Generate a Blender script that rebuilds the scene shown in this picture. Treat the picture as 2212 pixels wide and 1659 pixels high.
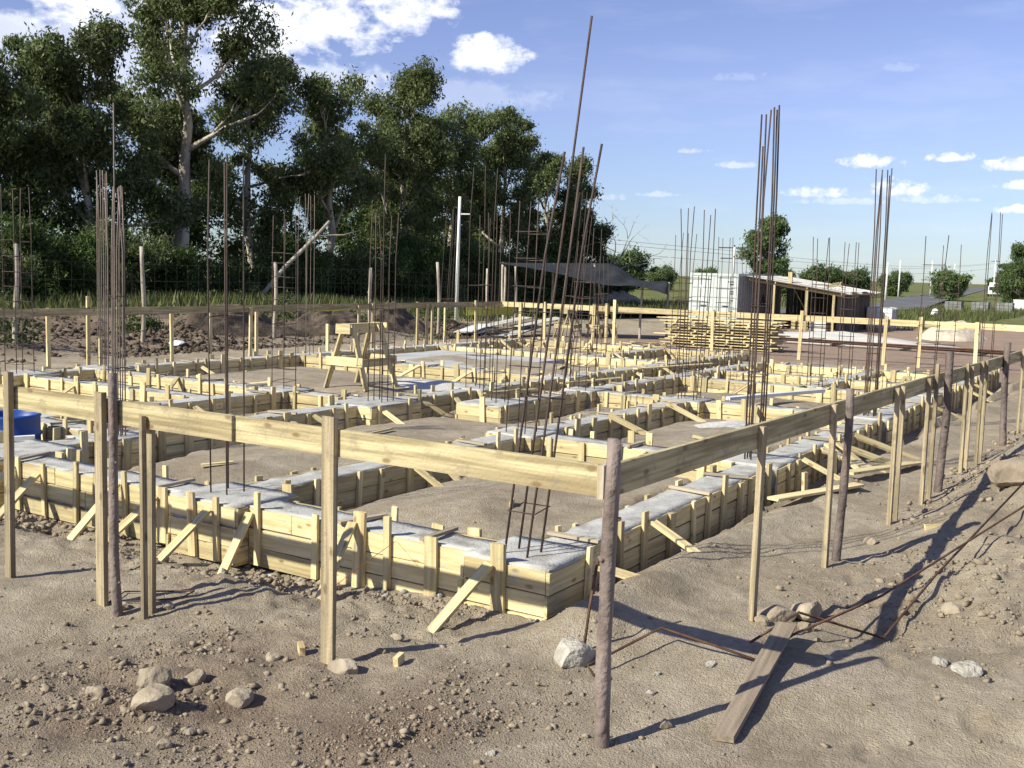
import bpy, bmesh, math, random
import numpy as np
from mathutils import Vector, Matrix
random.seed(7)
rnd = random.random
R = math.radians
scene = bpy.context.scene
for o in list(bpy.data.objects):
    bpy.data.objects.remove(o)
C = scene.collection

# ------------------------------------------------------------------ camera
CAM = Vector((-4.235, -2.218, 2.116))
cam_d = bpy.data.cameras.new('camera'); cam = bpy.data.objects.new('camera', cam_d); C.objects.link(cam)
cr = Vector((0.54356, -0.83891, 0.02766)); cu = Vector((0.07184, 0.07932, 0.99426)); cf = Vector((0.83629, 0.53845, -0.10338))
mw = Matrix((cr, cu, -cf)).transposed().to_4x4(); mw.translation = CAM
cam.matrix_world = mw
cam_d.sensor_width = 36; cam_d.lens = 2350.1 / 2212 * 36
cam_d.clip_start = 0.05; cam_d.clip_end = 6000
scene.camera = cam

# ------------------------------------------------------------------ world, sun, exposure
SUN_EL = R(35.5); SHADOW_AZ = R(-25)
sun_dir = Vector((-math.cos(SHADOW_AZ) * math.cos(SUN_EL), -math.sin(SHADOW_AZ) * math.cos(SUN_EL), math.sin(SUN_EL)))
world = bpy.data.worlds.new('World'); scene.world = world; world.use_nodes = True
wt = world.node_tree; wt.nodes.clear()
def wn(t, **k):
    n = wt.nodes.new(t)
    for a, b in k.items(): setattr(n, a, b)
    return n
def wl(a, b): wt.links.new(a, b)
def wmath(op, a, b=None, c=None, clamp=False):
    n = wn('ShaderNodeMath', operation=op, use_clamp=clamp)
    for i, v in enumerate((a, b, c)):
        if v is None: continue
        if isinstance(v, (int, float)): n.inputs[i].default_value = v
        else: wl(v, n.inputs[i])
    return n.outputs[0]
out = wn('ShaderNodeOutputWorld'); bgn = wn('ShaderNodeBackground'); wl(bgn.outputs[0], out.inputs[0])
bgn.inputs[1].default_value = 0.074
sky = wn('ShaderNodeTexSky', sky_type='NISHITA', sun_disc=False)
sky.sun_elevation = SUN_EL
sky.sun_rotation = math.atan2(sun_dir.x, sun_dir.y)
sky.air_density = 1.0; sky.dust_density = 0.15; sky.ozone_density = 3.5; sky.altitude = 100
tc = wn('ShaderNodeTexCoord'); nrm = wn('ShaderNodeVectorMath', operation='NORMALIZE'); wl(tc.outputs['Generated'], nrm.inputs[0])
sep = wn('ShaderNodeSeparateXYZ'); wl(nrm.outputs[0], sep.inputs[0])
az = wmath('MULTIPLY', wmath('ARCTAN2', sep.outputs[1], sep.outputs[0]), 180 / math.pi)
el = wmath('MULTIPLY', wmath('ARCSINE', sep.outputs[2]), 180 / math.pi)
def wnoise(scale, detail, rough, stretch=(1, 1, 2.2)):
    vm = wn('ShaderNodeVectorMath', operation='MULTIPLY'); wl(nrm.outputs[0], vm.inputs[0]); vm.inputs[1].default_value = stretch
    n = wn('ShaderNodeTexNoise'); n.inputs['Scale'].default_value = scale; n.inputs['Detail'].default_value = detail
    n.inputs['Roughness'].default_value = rough; wl(vm.outputs[0], n.inputs['Vector'])
    return n.outputs[0]
n_big = wnoise(14, 6, 0.6); n_small = wnoise(55, 7, 0.62, (1, 1, 1.5))
pert = wmath('ADD', wmath('MULTIPLY', wmath('SUBTRACT', n_big, 0.5), 3.2), wmath('MULTIPLY', wmath('SUBTRACT', n_small, 0.5), 2.2))
n_fine = wnoise(110, 6, 0.6, (1, 1, 1.2))
pert_s = wmath('ADD', wmath('MULTIPLY', wmath('SUBTRACT', n_fine, 0.5), 4.0), wmath('MULTIPLY', wmath('SUBTRACT', n_small, 0.5), 2.5))
# cumulus: azimuth, elevation, half width, half height (degrees), density
CLOUDS = [(34.6, 10.9, 2.3, .95, 1), (43.5, 12.0, 4.6, 1.7, 1), (38.6, 13.0, 2.6, 1.4, 1), (46.5, 10.6, 3.2, 1.3, .9), (54.6, 11.8, 2.6, 1.5, 1), (57.5, 10.2, 2.6, 1.2, .6),
          (50.0, 12.5, 3.5, 1.6, .9), (51.5, 10.0, 8.5, 3.2, .55), (42.0, 9.3, 3.6, 1.2, .5), (35.8, 8.8, 4.5, .9, .22), (15.0, 5.75, 1.5, .42, .85), (17.8, 4.25, 1.5, .38, .7), (13.7, 4.45, 1.5, .55, .9), (11.5, 5.95, 1.1, .3, .8),
          (8.9, 5.55, 1.3, .42, .85), (8.4, 4.65, .9, .3, .7), (8.3, 3.5, 1.1, .28, .75), (21.6, 5.6, 1.1, .22, .45), (23.9, 6.3, .9, .18, .4),
          (12.2, 4.0, 2.2, .3, .4), (16.0, 3.85, 2.4, .22, .35), (14.0, 10.2, 1.0, .3, .16), (21.7, 9.9, 1.4, .3, .14), (25.5, 4.1, 1.0, .2, .35), (28.5, 3.9, 1.4, .25, .3)]
cmask = None; cshade = None
for (a, e, wa, we, dn) in CLOUDS:
    da = wmath('DIVIDE', wmath('SUBTRACT', az, a), wa); de = wmath('DIVIDE', wmath('SUBTRACT', el, e), we)
    d2 = wmath('ADD', wmath('MULTIPLY', da, da), wmath('MULTIPLY', de, de))
    if we < .9:   # small flat-based cumulus: finer edge
        below = wmath('MINIMUM', de, 0.0); d2 = wmath('ADD', d2, wmath('MULTIPLY', wmath('MULTIPLY', below, below), 2.5))
        v = wmath('MULTIPLY', wmath('SUBTRACT', wmath('ADD', 1.15, pert_s), d2), 1.0, clamp=True)
    else:
        v = wmath('MULTIPLY', wmath('SUBTRACT', wmath('ADD', 1.0, pert), d2), 1.5, clamp=True)
    v = wmath('MULTIPLY', wmath('SMOOTHSTEP' if False else 'POWER', v, 1.1), dn)
    cmask = v if cmask is None else wmath('MAXIMUM', cmask, v)
    sh = wmath('MULTIPLY', v, de)
    cshade = sh if cshade is None else wmath('ADD', cshade, sh)
# scattered cumulus over the rest of the sky, faint cirrus everywhere
rest = wmath('MULTIPLY', wmath('SUBTRACT', wnoise(5, 8, 0.6, (1, 1, 2)), 0.56), 5.0, clamp=True)
azoff = wmath('MULTIPLY', wmath('SUBTRACT', wmath('ABSOLUTE', wmath('SUBTRACT', az, 33.0)), 27.0), 0.15, clamp=True)
hi = wmath('MULTIPLY', wmath('SUBTRACT', el, 15.0), 0.15, clamp=True)
rest = wmath('MULTIPLY', wmath('MULTIPLY', rest, wmath('MAXIMUM', azoff, hi)), 0.5)
cirrus = wmath('MULTIPLY', wmath('SUBTRACT', wnoise(7, 5, 0.55, (1, 1, 5)), 0.50), 0.9, clamp=True)
cmask = wmath('MAXIMUM', wmath('MAXIMUM', cmask, rest), wmath('MULTIPLY', cirrus, 0.55), clamp=True)
shade = wmath('ADD', wmath('ADD', 0.58, wmath('MULTIPLY', cshade, 0.30)), wmath('MULTIPLY', wmath('SUBTRACT', n_small, 0.5), 0.7), clamp=True)
ramp = wn('ShaderNodeMixRGB'); wl(shade, ramp.inputs[0])
ramp.inputs[1].default_value = (6.0, 6.6, 8.2, 1); ramp.inputs[2].default_value = (12.5, 12.6, 12.9, 1)
tint = wn('ShaderNodeMixRGB', blend_type='MULTIPLY'); tint.inputs[0].default_value = 1; wl(sky.outputs[0], tint.inputs[1]); tg = wn('ShaderNodeMixRGB'); wl(wmath('MULTIPLY', el, 1 / 9.0, clamp=True), tg.inputs[0]); tg.inputs[1].default_value = (.72, .85, 1.10, 1); tg.inputs[2].default_value = (1.28, 1.06, 1.26, 1); wl(tg.outputs[0], tint.inputs[2])
mx = wn('ShaderNodeMixRGB'); wl(cmask, mx.inputs[0]); wl(tint.outputs[0], mx.inputs[1]); wl(ramp.outputs[0], mx.inputs[2]); wl(mx.outputs[0], bgn.inputs[0])

sun_d = bpy.data.lights.new('sun', 'SUN'); sun = bpy.data.objects.new('sun', sun_d); C.objects.link(sun)
sun_d.energy = 5.0; sun_d.angle = R(0.53); sun_d.color = (1.0, 0.955, 0.80)
sun.rotation_euler = sun_dir.to_track_quat('Z', 'Y').to_euler()
scene.view_settings.view_transform = 'Standard'; scene.view_settings.look = 'None'
scene.view_settings.exposure = 0.6; scene.view_settings.gamma = 1
scene.view_settings.use_curve_mapping = False

# ------------------------------------------------------------------ materials
MATS = {}
def newmat(name):
    m = bpy.data.materials.new(name); m.use_nodes = True
    t = m.node_tree; b = t.nodes['Principled BSDF']
    MATS[name] = m
    return m, t, b
def col(c): return (c[0], c[1], c[2], 1)
def simple(name, c1, c2, scale=(8, 8, 8), rough=.85, bump=.0, bscale=60, var=.25, metal=0, detail=5, spec=.2, dist=.01, coord='Object', spots=None, contrast=(.3, .7), knots=None, splash=None):
    m, t, b = newmat(name); N = t.nodes; L = t.links
    co = N.new('ShaderNodeTexCoord'); oi = N.new('ShaderNodeObjectInfo')
    mp = N.new('ShaderNodeVectorMath'); mp.operation = 'MULTIPLY_ADD'; L.new(co.outputs[coord], mp.inputs[0]); mp.inputs[1].default_value = scale
    cx = N.new('ShaderNodeCombineXYZ'); mu = N.new('ShaderNodeMath'); mu.operation = 'MULTIPLY'; L.new(oi.outputs['Random'], mu.inputs[0]); mu.inputs[1].default_value = 57
    for i in range(3): L.new(mu.outputs[0], cx.inputs[i])
    if coord == 'Object': L.new(cx.outputs[0], mp.inputs[2])
    nz = N.new('ShaderNodeTexNoise'); nz.inputs['Scale'].default_value = 1; nz.inputs['Detail'].default_value = detail; L.new(mp.outputs[0], nz.inputs['Vector'])
    rp = N.new('ShaderNodeValToRGB'); L.new(nz.outputs[0], rp.inputs[0])
    rp.color_ramp.elements[0].position = contrast[0]; rp.color_ramp.elements[1].position = contrast[1]
    rp.color_ramp.elements[0].color = col(c1); rp.color_ramp.elements[1].color = col(c2)
    last = rp.outputs[0]
    if spots:
        n2 = N.new('ShaderNodeTexNoise'); n2.inputs['Scale'].default_value = spots[1]; n2.inputs['Detail'].default_value = 4; L.new(mp.outputs[0], n2.inputs['Vector'])
        r2 = N.new('ShaderNodeMapRange'); L.new(n2.outputs[0], r2.inputs[0]); r2.inputs[1].default_value = spots[2]; r2.inputs[2].default_value = spots[3]
        m2 = N.new('ShaderNodeMixRGB'); L.new(r2.outputs[0], m2.inputs[0]); L.new(last, m2.inputs[1]); m2.inputs[2].default_value = col(spots[0]); last = m2.outputs[0]
    if knots or splash:
        m5 = N.new('ShaderNodeVectorMath'); m5.operation = 'ADD'; L.new(co.outputs[coord], m5.inputs[0]); L.new(cx.outputs[0], m5.inputs[1])
    if knots:
        m6 = N.new('ShaderNodeVectorMath'); m6.operation = 'MULTIPLY'; L.new(m5.outputs[0], m6.inputs[0]); m6.inputs[1].default_value = (5, 11, 11)
        vk = N.new('ShaderNodeTexVoronoi'); vk.inputs['Scale'].default_value = 1; L.new(m6.outputs[0], vk.inputs['Vector'])
        rk = N.new('ShaderNodeMapRange'); L.new(vk.outputs['Distance'], rk.inputs[0]); rk.inputs[1].default_value = .20; rk.inputs[2].default_value = .10; rk.inputs[4].default_value = .75
        mk = N.new('ShaderNodeMixRGB'); L.new(rk.outputs[0], mk.inputs[0]); L.new(last, mk.inputs[1]); mk.inputs[2].default_value = col(knots); last = mk.outputs[0]
    if splash:
        ns = N.new('ShaderNodeTexNoise'); ns.inputs['Scale'].default_value = splash[1]; ns.inputs['Detail'].default_value = 6; ns.inputs['Roughness'].default_value = .65; L.new(m5.outputs[0], ns.inputs['Vector'])
        rs_ = N.new('ShaderNodeMapRange'); L.new(ns.outputs[0], rs_.inputs[0]); rs_.inputs[1].default_value = splash[2]; rs_.inputs[2].default_value = splash[2] + .12; rs_.inputs[4].default_value = splash[3]
        ms = N.new('ShaderNodeMixRGB'); L.new(rs_.outputs[0], ms.inputs[0]); L.new(last, ms.inputs[1]); ms.inputs[2].default_value = col(splash[0]); last = ms.outputs[0]
    hs = N.new('ShaderNodeHueSaturation'); L.new(last, hs.inputs['Color'])
    mr = N.new('ShaderNodeMapRange'); L.new(oi.outputs['Random'], mr.inputs[0]); mr.inputs[3].default_value = 1 - var; mr.inputs[4].default_value = 1 + var
    L.new(mr.outputs[0], hs.inputs['Value']); L.new(hs.outputs[0], b.inputs['Base Color'])
    b.inputs['Roughness'].default_value = rough; b.inputs['Metallic'].default_value = metal; b.inputs['Specular IOR Level'].default_value = spec
    if bump:
        n3 = N.new('ShaderNodeTexNoise'); n3.inputs['Scale'].default_value = bscale; n3.inputs['Detail'].default_value = 4
        L.new(co.outputs[coord], n3.inputs['Vector'])
        bp = N.new('ShaderNodeBump'); bp.inputs['Strength'].default_value = bump; bp.inputs['Distance'].default_value = dist
        L.new(n3.outputs[0], bp.inputs['Height']); L.new(bp.outputs[0], b.inputs['Normal'])
    return m
simple('pine', (.43, .34, .17), (.66, .565, .325), (2.2, 42, 42), .82, .35, 60, .28, detail=8, spots=((.32, .22, .11), .35, .54, .76), knots=(.22, .12, .05), splash=((.36, .34, .30), 7, .56, .65))
simple('pine_strip', (.27, .225, .16), (.46, .385, .27), (2, 40, 40), .8, .25, 40, .25, spots=((.3, .29, .27), 1.5, .5, .7))
simple('board', (.27, .222, .122), (.51, .435, .255), (1.8, 44, 44), .82, .4, 60, .15, detail=8, spots=((.22, .165, .09), .16, .52, .72), contrast=(.36, .62), knots=(.16, .10, .05), splash=((.20, .17, .13), 9, .54, .5))
simple('post_wood', (.23, .185, .115), (.44, .36, .23), (1.8, 44, 44), .85, .4, 60, .22, detail=8, spots=((.19, .155, .10), .16, .5, .7), contrast=(.36, .62), knots=(.13, .09, .05), splash=((.17, .14, .10), 9, .54, .55))
simple('old_wood', (.17, .135, .10), (.31, .25, .185), (2, 40, 40), .85, .4, 60, .1, detail=8)
simple('log', (.095, .072, .062), (.235, .188, .165), (9, 9, 3.0), .7, .9, 22, .25, spec=.3, spots=((.09, .06, .05), 1.6, .62, .72), dist=.02)
simple('greylog', (.26, .22, .17), (.45, .40, .33), (7, 7, 2.0), .85, .6, 25, .2)
simple('rebar', (.032, .022, .019), (.085, .055, .042), (30, 30, 6), .6, .5, 160, .3, spec=.35)
simple('rebar_new', (.10, .075, .06), (.20, .16, .13), (20, 20, 4), .55, .5, 160, .25, spec=.4)
simple('rust', (.055, .03, .02), (.15, .082, .055), (12, 12, 12), .8, .4, 120, .2)
simple('concrete', (.35, .345, .32), (.48, .475, .45), (7, 7, 7), .92, .6, 55, .06, detail=8, spots=((.27, .25, .22), .8, .50, .70), dist=.015)
simple('slab_concrete', (.36, .36, .35), (.50, .50, .49), (1.6, 1.6, 1.6), .9, .5, 45, .03, spots=((.38, .30, .22), 1.0, .55, .7), dist=.02)
simple('block_grey', (.15, .16, .15), (.22, .23, .215), (4, 4, 4), .9, .2, 30, .15)
simple('stone', (.22, .178, .128), (.365, .308, .23), (9, 9, 9), .9, .8, 26, .2, dist=.02)
simple('white_stone', (.27, .25, .21), (.42, .395, .34), (12, 12, 12), .9, 1.0, 40, .15, dist=.02)
simple('clod', (.175, .138, .10), (.325, .27, .20), (9.0, 9.0, 9.0), .95, .6, 60, .1, dist=.01)
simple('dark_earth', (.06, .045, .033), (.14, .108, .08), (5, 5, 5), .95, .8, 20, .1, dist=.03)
simple('bark', (.20, .17, .13), (.50, .45, .37), (2.5, 2.5, .5), .9, .6, 8, .15, dist=.03)
simple('white_paint', (.62, .64, .63), (.74, .75, .74), (3, 3, 3), .5, .1, 20, .03)
simple('pole_concrete', (.60, .60, .57), (.75, .75, .72), (4, 4, 1), .8, .3, 20, .05)
simple('container_white', (.40, .44, .43), (.48, .52, .51), (1.5, 1.5, .4), .5, .1, 10, .02)
simple('container_white_shaded', (.24, .255, .275), (.32, .335, .35), (1.5, 1.5, .4), .5, .1, 10, .02)  # darker copy of the container white, shade of the side put into the colour
simple('dark_steel', (.03, .03, .035), (.07, .07, .07), (8, 8, 8), .6, .1, 30, .2)
simple('navy', (.02, .022, .05), (.035, .04, .08), (8, 8, 8), .6, 0, 30, .1)
simple('mesh_black', (.018, .019, .022), (.036, .038, .042), (3, 3, 3), .9, .3, 60, .1)
simple('tin', (.40, .39, .37), (.62, .61, .58), (3, 3, 3), .55, .2, 20, .12, spots=((.3, .18, .1), 1.3, .58, .75))
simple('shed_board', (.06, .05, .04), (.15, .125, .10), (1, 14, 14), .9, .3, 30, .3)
simple('blue_plastic', (.012, .05, .22), (.02, .075, .32), (3, 3, 3), .45, .1, 20, .02, spec=.4)
simple('tape', (.42, .40, .06), (.62, .58, .12), (8, 8, 8), .6, 0, 20, .05)
simple('white_plastic', (.7, .72, .74), (.82, .83, .84), (8, 8, 8), .5, .2, 30, .04)
simple('sand', (.44, .38, .28), (.60, .53, .41), (4, 4, 4), .95, .4, 40, .05)
simple('gravel', (.40, .39, .36), (.62, .60, .56), (30, 30, 30), .95, .8, 60, .05)
simple('asphalt', (.10, .10, .105), (.17, .17, .17), (.4, .4, .4), .9, .3, 30, .02)
simple('green_paint', (.10, .24, .20), (.15, .30, .26), (3, 3, 3), .6, 0, 20, .02)
simple('glass_dark', (.02, .025, .03), (.04, .05, .055), (3, 3, 3), .1, 0, 20, .02, spec=.6)
simple('twine', (.55, .12, .05), (.65, .18, .08), (8, 8, 8), .8, 0, 20, .02)
def leafmat(name, c1, c2, trans=.3):
    m = bpy.data.materials.new(name); m.use_nodes = True; t = m.node_tree; t.nodes.clear(); N = t.nodes; L = t.links; MATS[name] = m
    o = N.new('ShaderNodeOutputMaterial'); g = N.new('ShaderNodeNewGeometry'); oi = N.new('ShaderNodeObjectInfo')
    rp = N.new('ShaderNodeValToRGB'); L.new(g.outputs['Random Per Island'], rp.inputs[0])
    rp.color_ramp.elements[0].color = col(c1); rp.color_ramp.elements[1].color = col(c2)
    hs = N.new('ShaderNodeHueSaturation'); L.new(rp.outputs[0], hs.inputs['Color'])
    mr = N.new('ShaderNodeMapRange'); L.new(oi.outputs['Random'], mr.inputs[0]); mr.inputs[3].default_value = .8; mr.inputs[4].default_value = 1.2; L.new(mr.outputs[0], hs.inputs['Value'])
    d = N.new('ShaderNodeBsdfPrincipled'); L.new(hs.outputs[0], d.inputs['Base Color']); d.inputs['Roughness'].default_value = .55; d.inputs['Specular IOR Level'].default_value = .25
    tr = N.new('ShaderNodeBsdfTranslucent'); L.new(hs.outputs[0], tr.inputs[0])
    mx = N.new('ShaderNodeMixShader'); mx.inputs[0].default_value = trans; L.new(d.outputs[0], mx.inputs[1]); L.new(tr.outputs[0], mx.inputs[2]); L.new(mx.outputs[0], o.inputs[0])
    return m
leafmat('euc_leaf', (.055, .082, .026), (.20, .235, .095), .38)
leafmat('euc_leaf_pale', (.05, .07, .03), (.13, .15, .075))
leafmat('bush_leaf', (.03, .058, .014), (.10, .145, .04))
leafmat('far_leaf', (.05, .085, .03), (.14, .19, .07))
leafmat('grass_leaf', (.045, .065, .018), (.13, .14, .05))
leafmat('flower', (.5, .4, .03), (.7, .55, .05))
# ground: soil, grass and reddish far soil by place
def ground_mat():
    m, t, b = newmat('ground'); N = t.nodes; L = t.links
    g = N.new('ShaderNodeNewGeometry')
    def nz(scale, detail=6, rough=.6):
        n = N.new('ShaderNodeTexNoise'); n.inputs['Scale'].default_value = scale; n.inputs['Detail'].default_value = detail; n.inputs['Roughness'].default_value = rough
        L.new(g.outputs['Position'], n.inputs['Vector']); return n.outputs[0]
    def ramp(f, a, ca, bb, cb):
        r = N.new('ShaderNodeValToRGB'); L.new(f, r.inputs[0]); r.color_ramp.elements[0].position = a; r.color_ramp.elements[1].position = bb
        r.color_ramp.elements[0].color = col(ca); r.color_ramp.elements[1].color = col(cb); return r.outputs[0]
    def mix(f, a, c):
        x = N.new('ShaderNodeMixRGB'); L.new(a, x.inputs[1]); L.new(c, x.inputs[2])
        if isinstance(f, float): x.inputs[0].default_value = f
        else: L.new(f, x.inputs[0])
        return x.outputs[0]
    def mrange(f, a, bb):
        r = N.new('ShaderNodeMapRange'); L.new(f, r.inputs[0]); r.inputs[1].default_value = a; r.inputs[2].default_value = bb; return r.outputs[0]
    soil = ramp(nz(2.3, 8), .34, (.318, .266, .194), .68, (.468, .406, .312))
    soil = mix(mrange(nz(.55, 4), .52, .70), soil, ramp(nz(30, 4), .3, (.235, .192, .14), .7, (.35, .292, .215)))
    pale = ramp(nz(24, 4), .3, (.34, .29, .23), .7, (.46, .40, .33))
    soil = mix(mrange(nz(1.1, 5), .56, .72), soil, pale)
    fv = N.new('ShaderNodeMixRGB'); fv.blend_type = 'MULTIPLY'; fv.inputs[0].default_value = 1; L.new(soil, fv.inputs[1]); L.new(ramp(nz(11, 6, .7), .32, (.80, .78, .76), .68, (1.1, 1.1, 1.1)), fv.inputs[2]); soil = fv.outputs[0]
    red = ramp(nz(.9, 8), .3, (.27, .185, .14), .7, (.37, .27, .205))
    grass = ramp(nz(.35, 9, .7), .3, (.075, .10, .03), .7, (.19, .19, .07))
    plough = ramp(nz(.2, 6), .3, (.23, .17, .115), .7, (.31, .24, .165))
    a = N.new('ShaderNodeAttribute'); a.attribute_name = 'cover'; sp = N.new('ShaderNodeSeparateColor'); L.new(a.outputs['Color'], sp.inputs[0])
    c = mix(sp.outputs[1], soil, red); c = mix(sp.outputs[2], c, plough)
    gm = N.new('ShaderNodeMath'); gm.operation = 'MULTIPLY'; L.new(sp.outputs[0], gm.inputs[0]); L.new(mrange(nz(.8, 6), .28, .45), gm.inputs[1])
    c = mix(gm.outputs[0], c, grass)
    c = mix(a.outputs['Alpha'], ramp(nz(26, 5), .3, (.145, .105, .078), .7, (.24, .18, .135)), c)
    # pale speckles of lime and grit
    c = mix(mrange(nz(85, 2), .70, .76), c, ramp(nz(9, 2), .3, (.40, .36, .30), .7, (.58, .54, .47)))
    L.new(c, b.inputs['Base Color']); b.inputs['Roughness'].default_value = .97; b.inputs['Specular IOR Level'].default_value = .08
    ad = N.new('ShaderNodeMath'); ad.operation = 'MULTIPLY_ADD'; L.new(nz(38, 5, .65), ad.inputs[0]); ad.inputs[1].default_value = .8
    vo = N.new('ShaderNodeTexVoronoi'); vo.inputs['Scale'].default_value = 55; L.new(g.outputs['Position'], vo.inputs['Vector'])
    vm = N.new('ShaderNodeMath'); vm.operation = 'MULTIPLY_ADD'; L.new(vo.outputs['Distance'], vm.inputs[0]); vm.inputs[1].default_value = -.3; L.new(nz(120, 3), vm.inputs[2])
    L.new(vm.outputs[0], ad.inputs[2])
    bp = N.new('ShaderNodeBump'); bp.inputs['Strength'].default_value = .9; bp.inputs['Distance'].default_value = .022; L.new(ad.outputs[0], bp.inputs['Height']); L.new(bp.outputs[0], b.inputs['Normal'])
    return m
ground_mat()

# ------------------------------------------------------------------ builders
def link(o, parent=None):
    C.objects.link(o)
    if parent is not None:
        o.parent = parent
    return o
def tag(o, label, cat, group=None):
    o['label'] = label; o['category'] = cat
    if 'kind' not in o: o['kind'] = 'thing'
    if group: o['group'] = group
    return o
def empty(name, loc, label, cat, group=None):
    o = bpy.data.objects.new(name, None); o.empty_display_size = .1; o.location = loc; C.objects.link(o)
    return tag(o, label, cat, group)
def wloc(o):
    v = Vector((0, 0, 0))
    while o is not None:
        v += o.location; o = o.parent
    return v
def mesh_obj(name, V, F, mat, parent=None, smooth=False, origin=None):
    me = bpy.data.meshes.new(name)
    if origin is not None:
        V = [(v[0] - origin[0], v[1] - origin[1], v[2] - origin[2]) for v in V]
    me.from_pydata(V, [], F); me.materials.append(MATS[mat])
    if smooth: me.polygons.foreach_set('use_smooth', [True] * len(me.polygons))
    o = bpy.data.objects.new(name, me); link(o, parent)
    if origin is not None:
        o.location = Vector(origin) - (wloc(parent) if parent is not None else Vector((0, 0, 0)))
    elif parent is not None:
        o.location = -wloc(parent)
    return o
def np_mesh(name, V, F, mat, parent=None, smooth=False):
    """large mesh from arrays; F is (n,3) or (n,4)"""
    me = bpy.data.meshes.new(name); V = np.asarray(V, np.float32); F = np.asarray(F, np.int32)
    me.vertices.add(len(V)); me.vertices.foreach_set('co', V.ravel())
    k = F.shape[1]; me.loops.add(F.size); me.loops.foreach_set('vertex_index', F.ravel())
    me.polygons.add(len(F)); me.polygons.foreach_set('loop_start', np.arange(0, F.size, k, dtype=np.int32)); me.polygons.foreach_set('loop_total', np.full(len(F), k, np.int32))
    if smooth: me.polygons.foreach_set('use_smooth', np.ones(len(F), bool))
    me.update(calc_edges=True); me.materials.append(MATS[mat])
    o = bpy.data.objects.new(name, me); link(o, parent)
    if parent is not None: o.location = -wloc(parent)
    return o
BOXF = [(0, 1, 3, 2), (4, 6, 7, 5), (0, 4, 5, 1), (2, 3, 7, 6), (0, 2, 6, 4), (1, 5, 7, 3)]
def piece(name, parent, a, b, w, t, mat, up=(0, 0, 1), jit=.004, taper=None):
    """sawn timber from a to b: w along 'up', t across; mesh in its own frame, length along local x"""
    a = Vector(a); b = Vector(b); d = b - a; L = d.length; x = d.normalized(); u = Vector(up)
    if abs(x.dot(u)) > .97: u = Vector((1, 0, 0))
    y = u.cross(x).normalized(); z = x.cross(y)
    V = []
    for sx in (-1, 1):
        for sy in (-1, 1):
            for sz in (-1, 1):
                k = 1.0
                if taper and sx > 0: k = taper
                V.append((sx * L / 2 + random.uniform(-jit, jit), sy * t / 2 * k + random.uniform(-jit, jit) * .4, sz * w / 2 * k + random.uniform(-jit, jit)))
    me = bpy.data.meshes.new(name); me.from_pydata(V, [], BOXF); me.materials.append(MATS[mat])
    o = bpy.data.objects.new(name, me); link(o, parent)
    M = Matrix((x, y, z)).transposed().to_4x4(); M.translation = (a + b) / 2 - (wloc(parent) if parent is not None else Vector((0, 0, 0)))
    o.matrix_local = M
    return o
def tube_geo(pts, rad, n=7, closed=False, caps=True):
    pts = [Vector(p) for p in pts]; V = []; F = []; k = len(pts)
    rr = rad if isinstance(rad, (list, tuple)) else [rad] * k
    prev = None
    for i, p in enumerate(pts):
        if closed: d = (pts[(i + 1) % k] - pts[i - 1])
        else: d = pts[min(i + 1, k - 1)] - pts[max(i - 1, 0)]
        d.normalize()
        u = prev if prev is not None else (Vector((0, 0, 1)) if abs(d.z) < .9 else Vector((1, 0, 0)))
        s = u.cross(d)
        if s.length < 1e-4: s = Vector((1, .3, 0)).cross(d)
        s.normalize(); u = d.cross(s); prev = u
        for j in range(n):
            an = 2 * math.pi * j / n
            V.append(tuple(p + (s * math.cos(an) + u * math.sin(an)) * rr[i]))
    m = k if closed else k - 1
    for i in range(m):
        for j in range(n):
            a = i * n + j; b = i * n + (j + 1) % n; i2 = (i + 1) % k
            F.append((a, b, i2 * n + (j + 1) % n, i2 * n + j))
    if caps and not closed:
        F.append(tuple(range(n - 1, -1, -1))); F.append(tuple(range((k - 1) * n, k * n)))
    return V, F
def tube(name, parent, pts, rad, mat, n=7, closed=False, smooth=True):
    V, F = tube_geo(pts, rad, n, closed)
    return mesh_obj(name, V, F, mat, parent, smooth, origin=tuple(pts[0]))
def join_geo(parts):
    V = []; F = []
    for v, f in parts:
        k = len(V); V += list(v); F += [tuple(i + k for i in q) for q in f]
    return V, F
def box_geo(x0, x1, y0, y1, z0, z1):
    return [(x, y, z) for x in (x0, x1) for y in (y0, y1) for z in (z0, z1)], BOXF
def box(name, parent, x0, x1, y0, y1, z0, z1, mat):
    V, F = box_geo(x0, x1, y0, y1, z0, z1)
    return mesh_obj(name, V, F, mat, parent, origin=((x0 + x1) / 2, (y0 + y1) / 2, z0))

# ------------------------------------------------------------------ noise and terrain
def _hash(ix, iy, s):
    h = (ix.astype(np.int64) * 374761393 + iy.astype(np.int64) * 668265263 + s * 1442695041) & 0x7fffffff
    h = ((h ^ (h >> 13)) * 1274126177) & 0x7fffffff
    h = ((h ^ (h >> 16)) * 2246822519) & 0x7fffffff
    return (h & 0xffff) / 65535.0
def vnoise(x, y, s=0):
    ix = np.floor(x); iy = np.floor(y); fx = x - ix; fy = y - iy
    fx = fx * fx * (3 - 2 * fx); fy = fy * fy * (3 - 2 * fy)
    a = _hash(ix, iy, s); b = _hash(ix + 1, iy, s); c = _hash(ix, iy + 1, s); d = _hash(ix + 1, iy + 1, s)
    return (a * (1 - fx) + b * fx) * (1 - fy) + (c * (1 - fx) + d * fx) * fy
def fbm(x, y, s=0, o=4):
    v = 0; a = .5; t = 0
    for i in range(o):
        v = v + a * vnoise(x * 2 ** i + 13.7 * i, y * 2 ** i + 7.3 * i, s + i); t += a; a *= .55
    return v / t - .5
def sst(a, b, v):
    t = np.clip((v - a) / (b - a), 0, 1); return t * t * (3 - 2 * t)
TOP = .30; HW = .15
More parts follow.
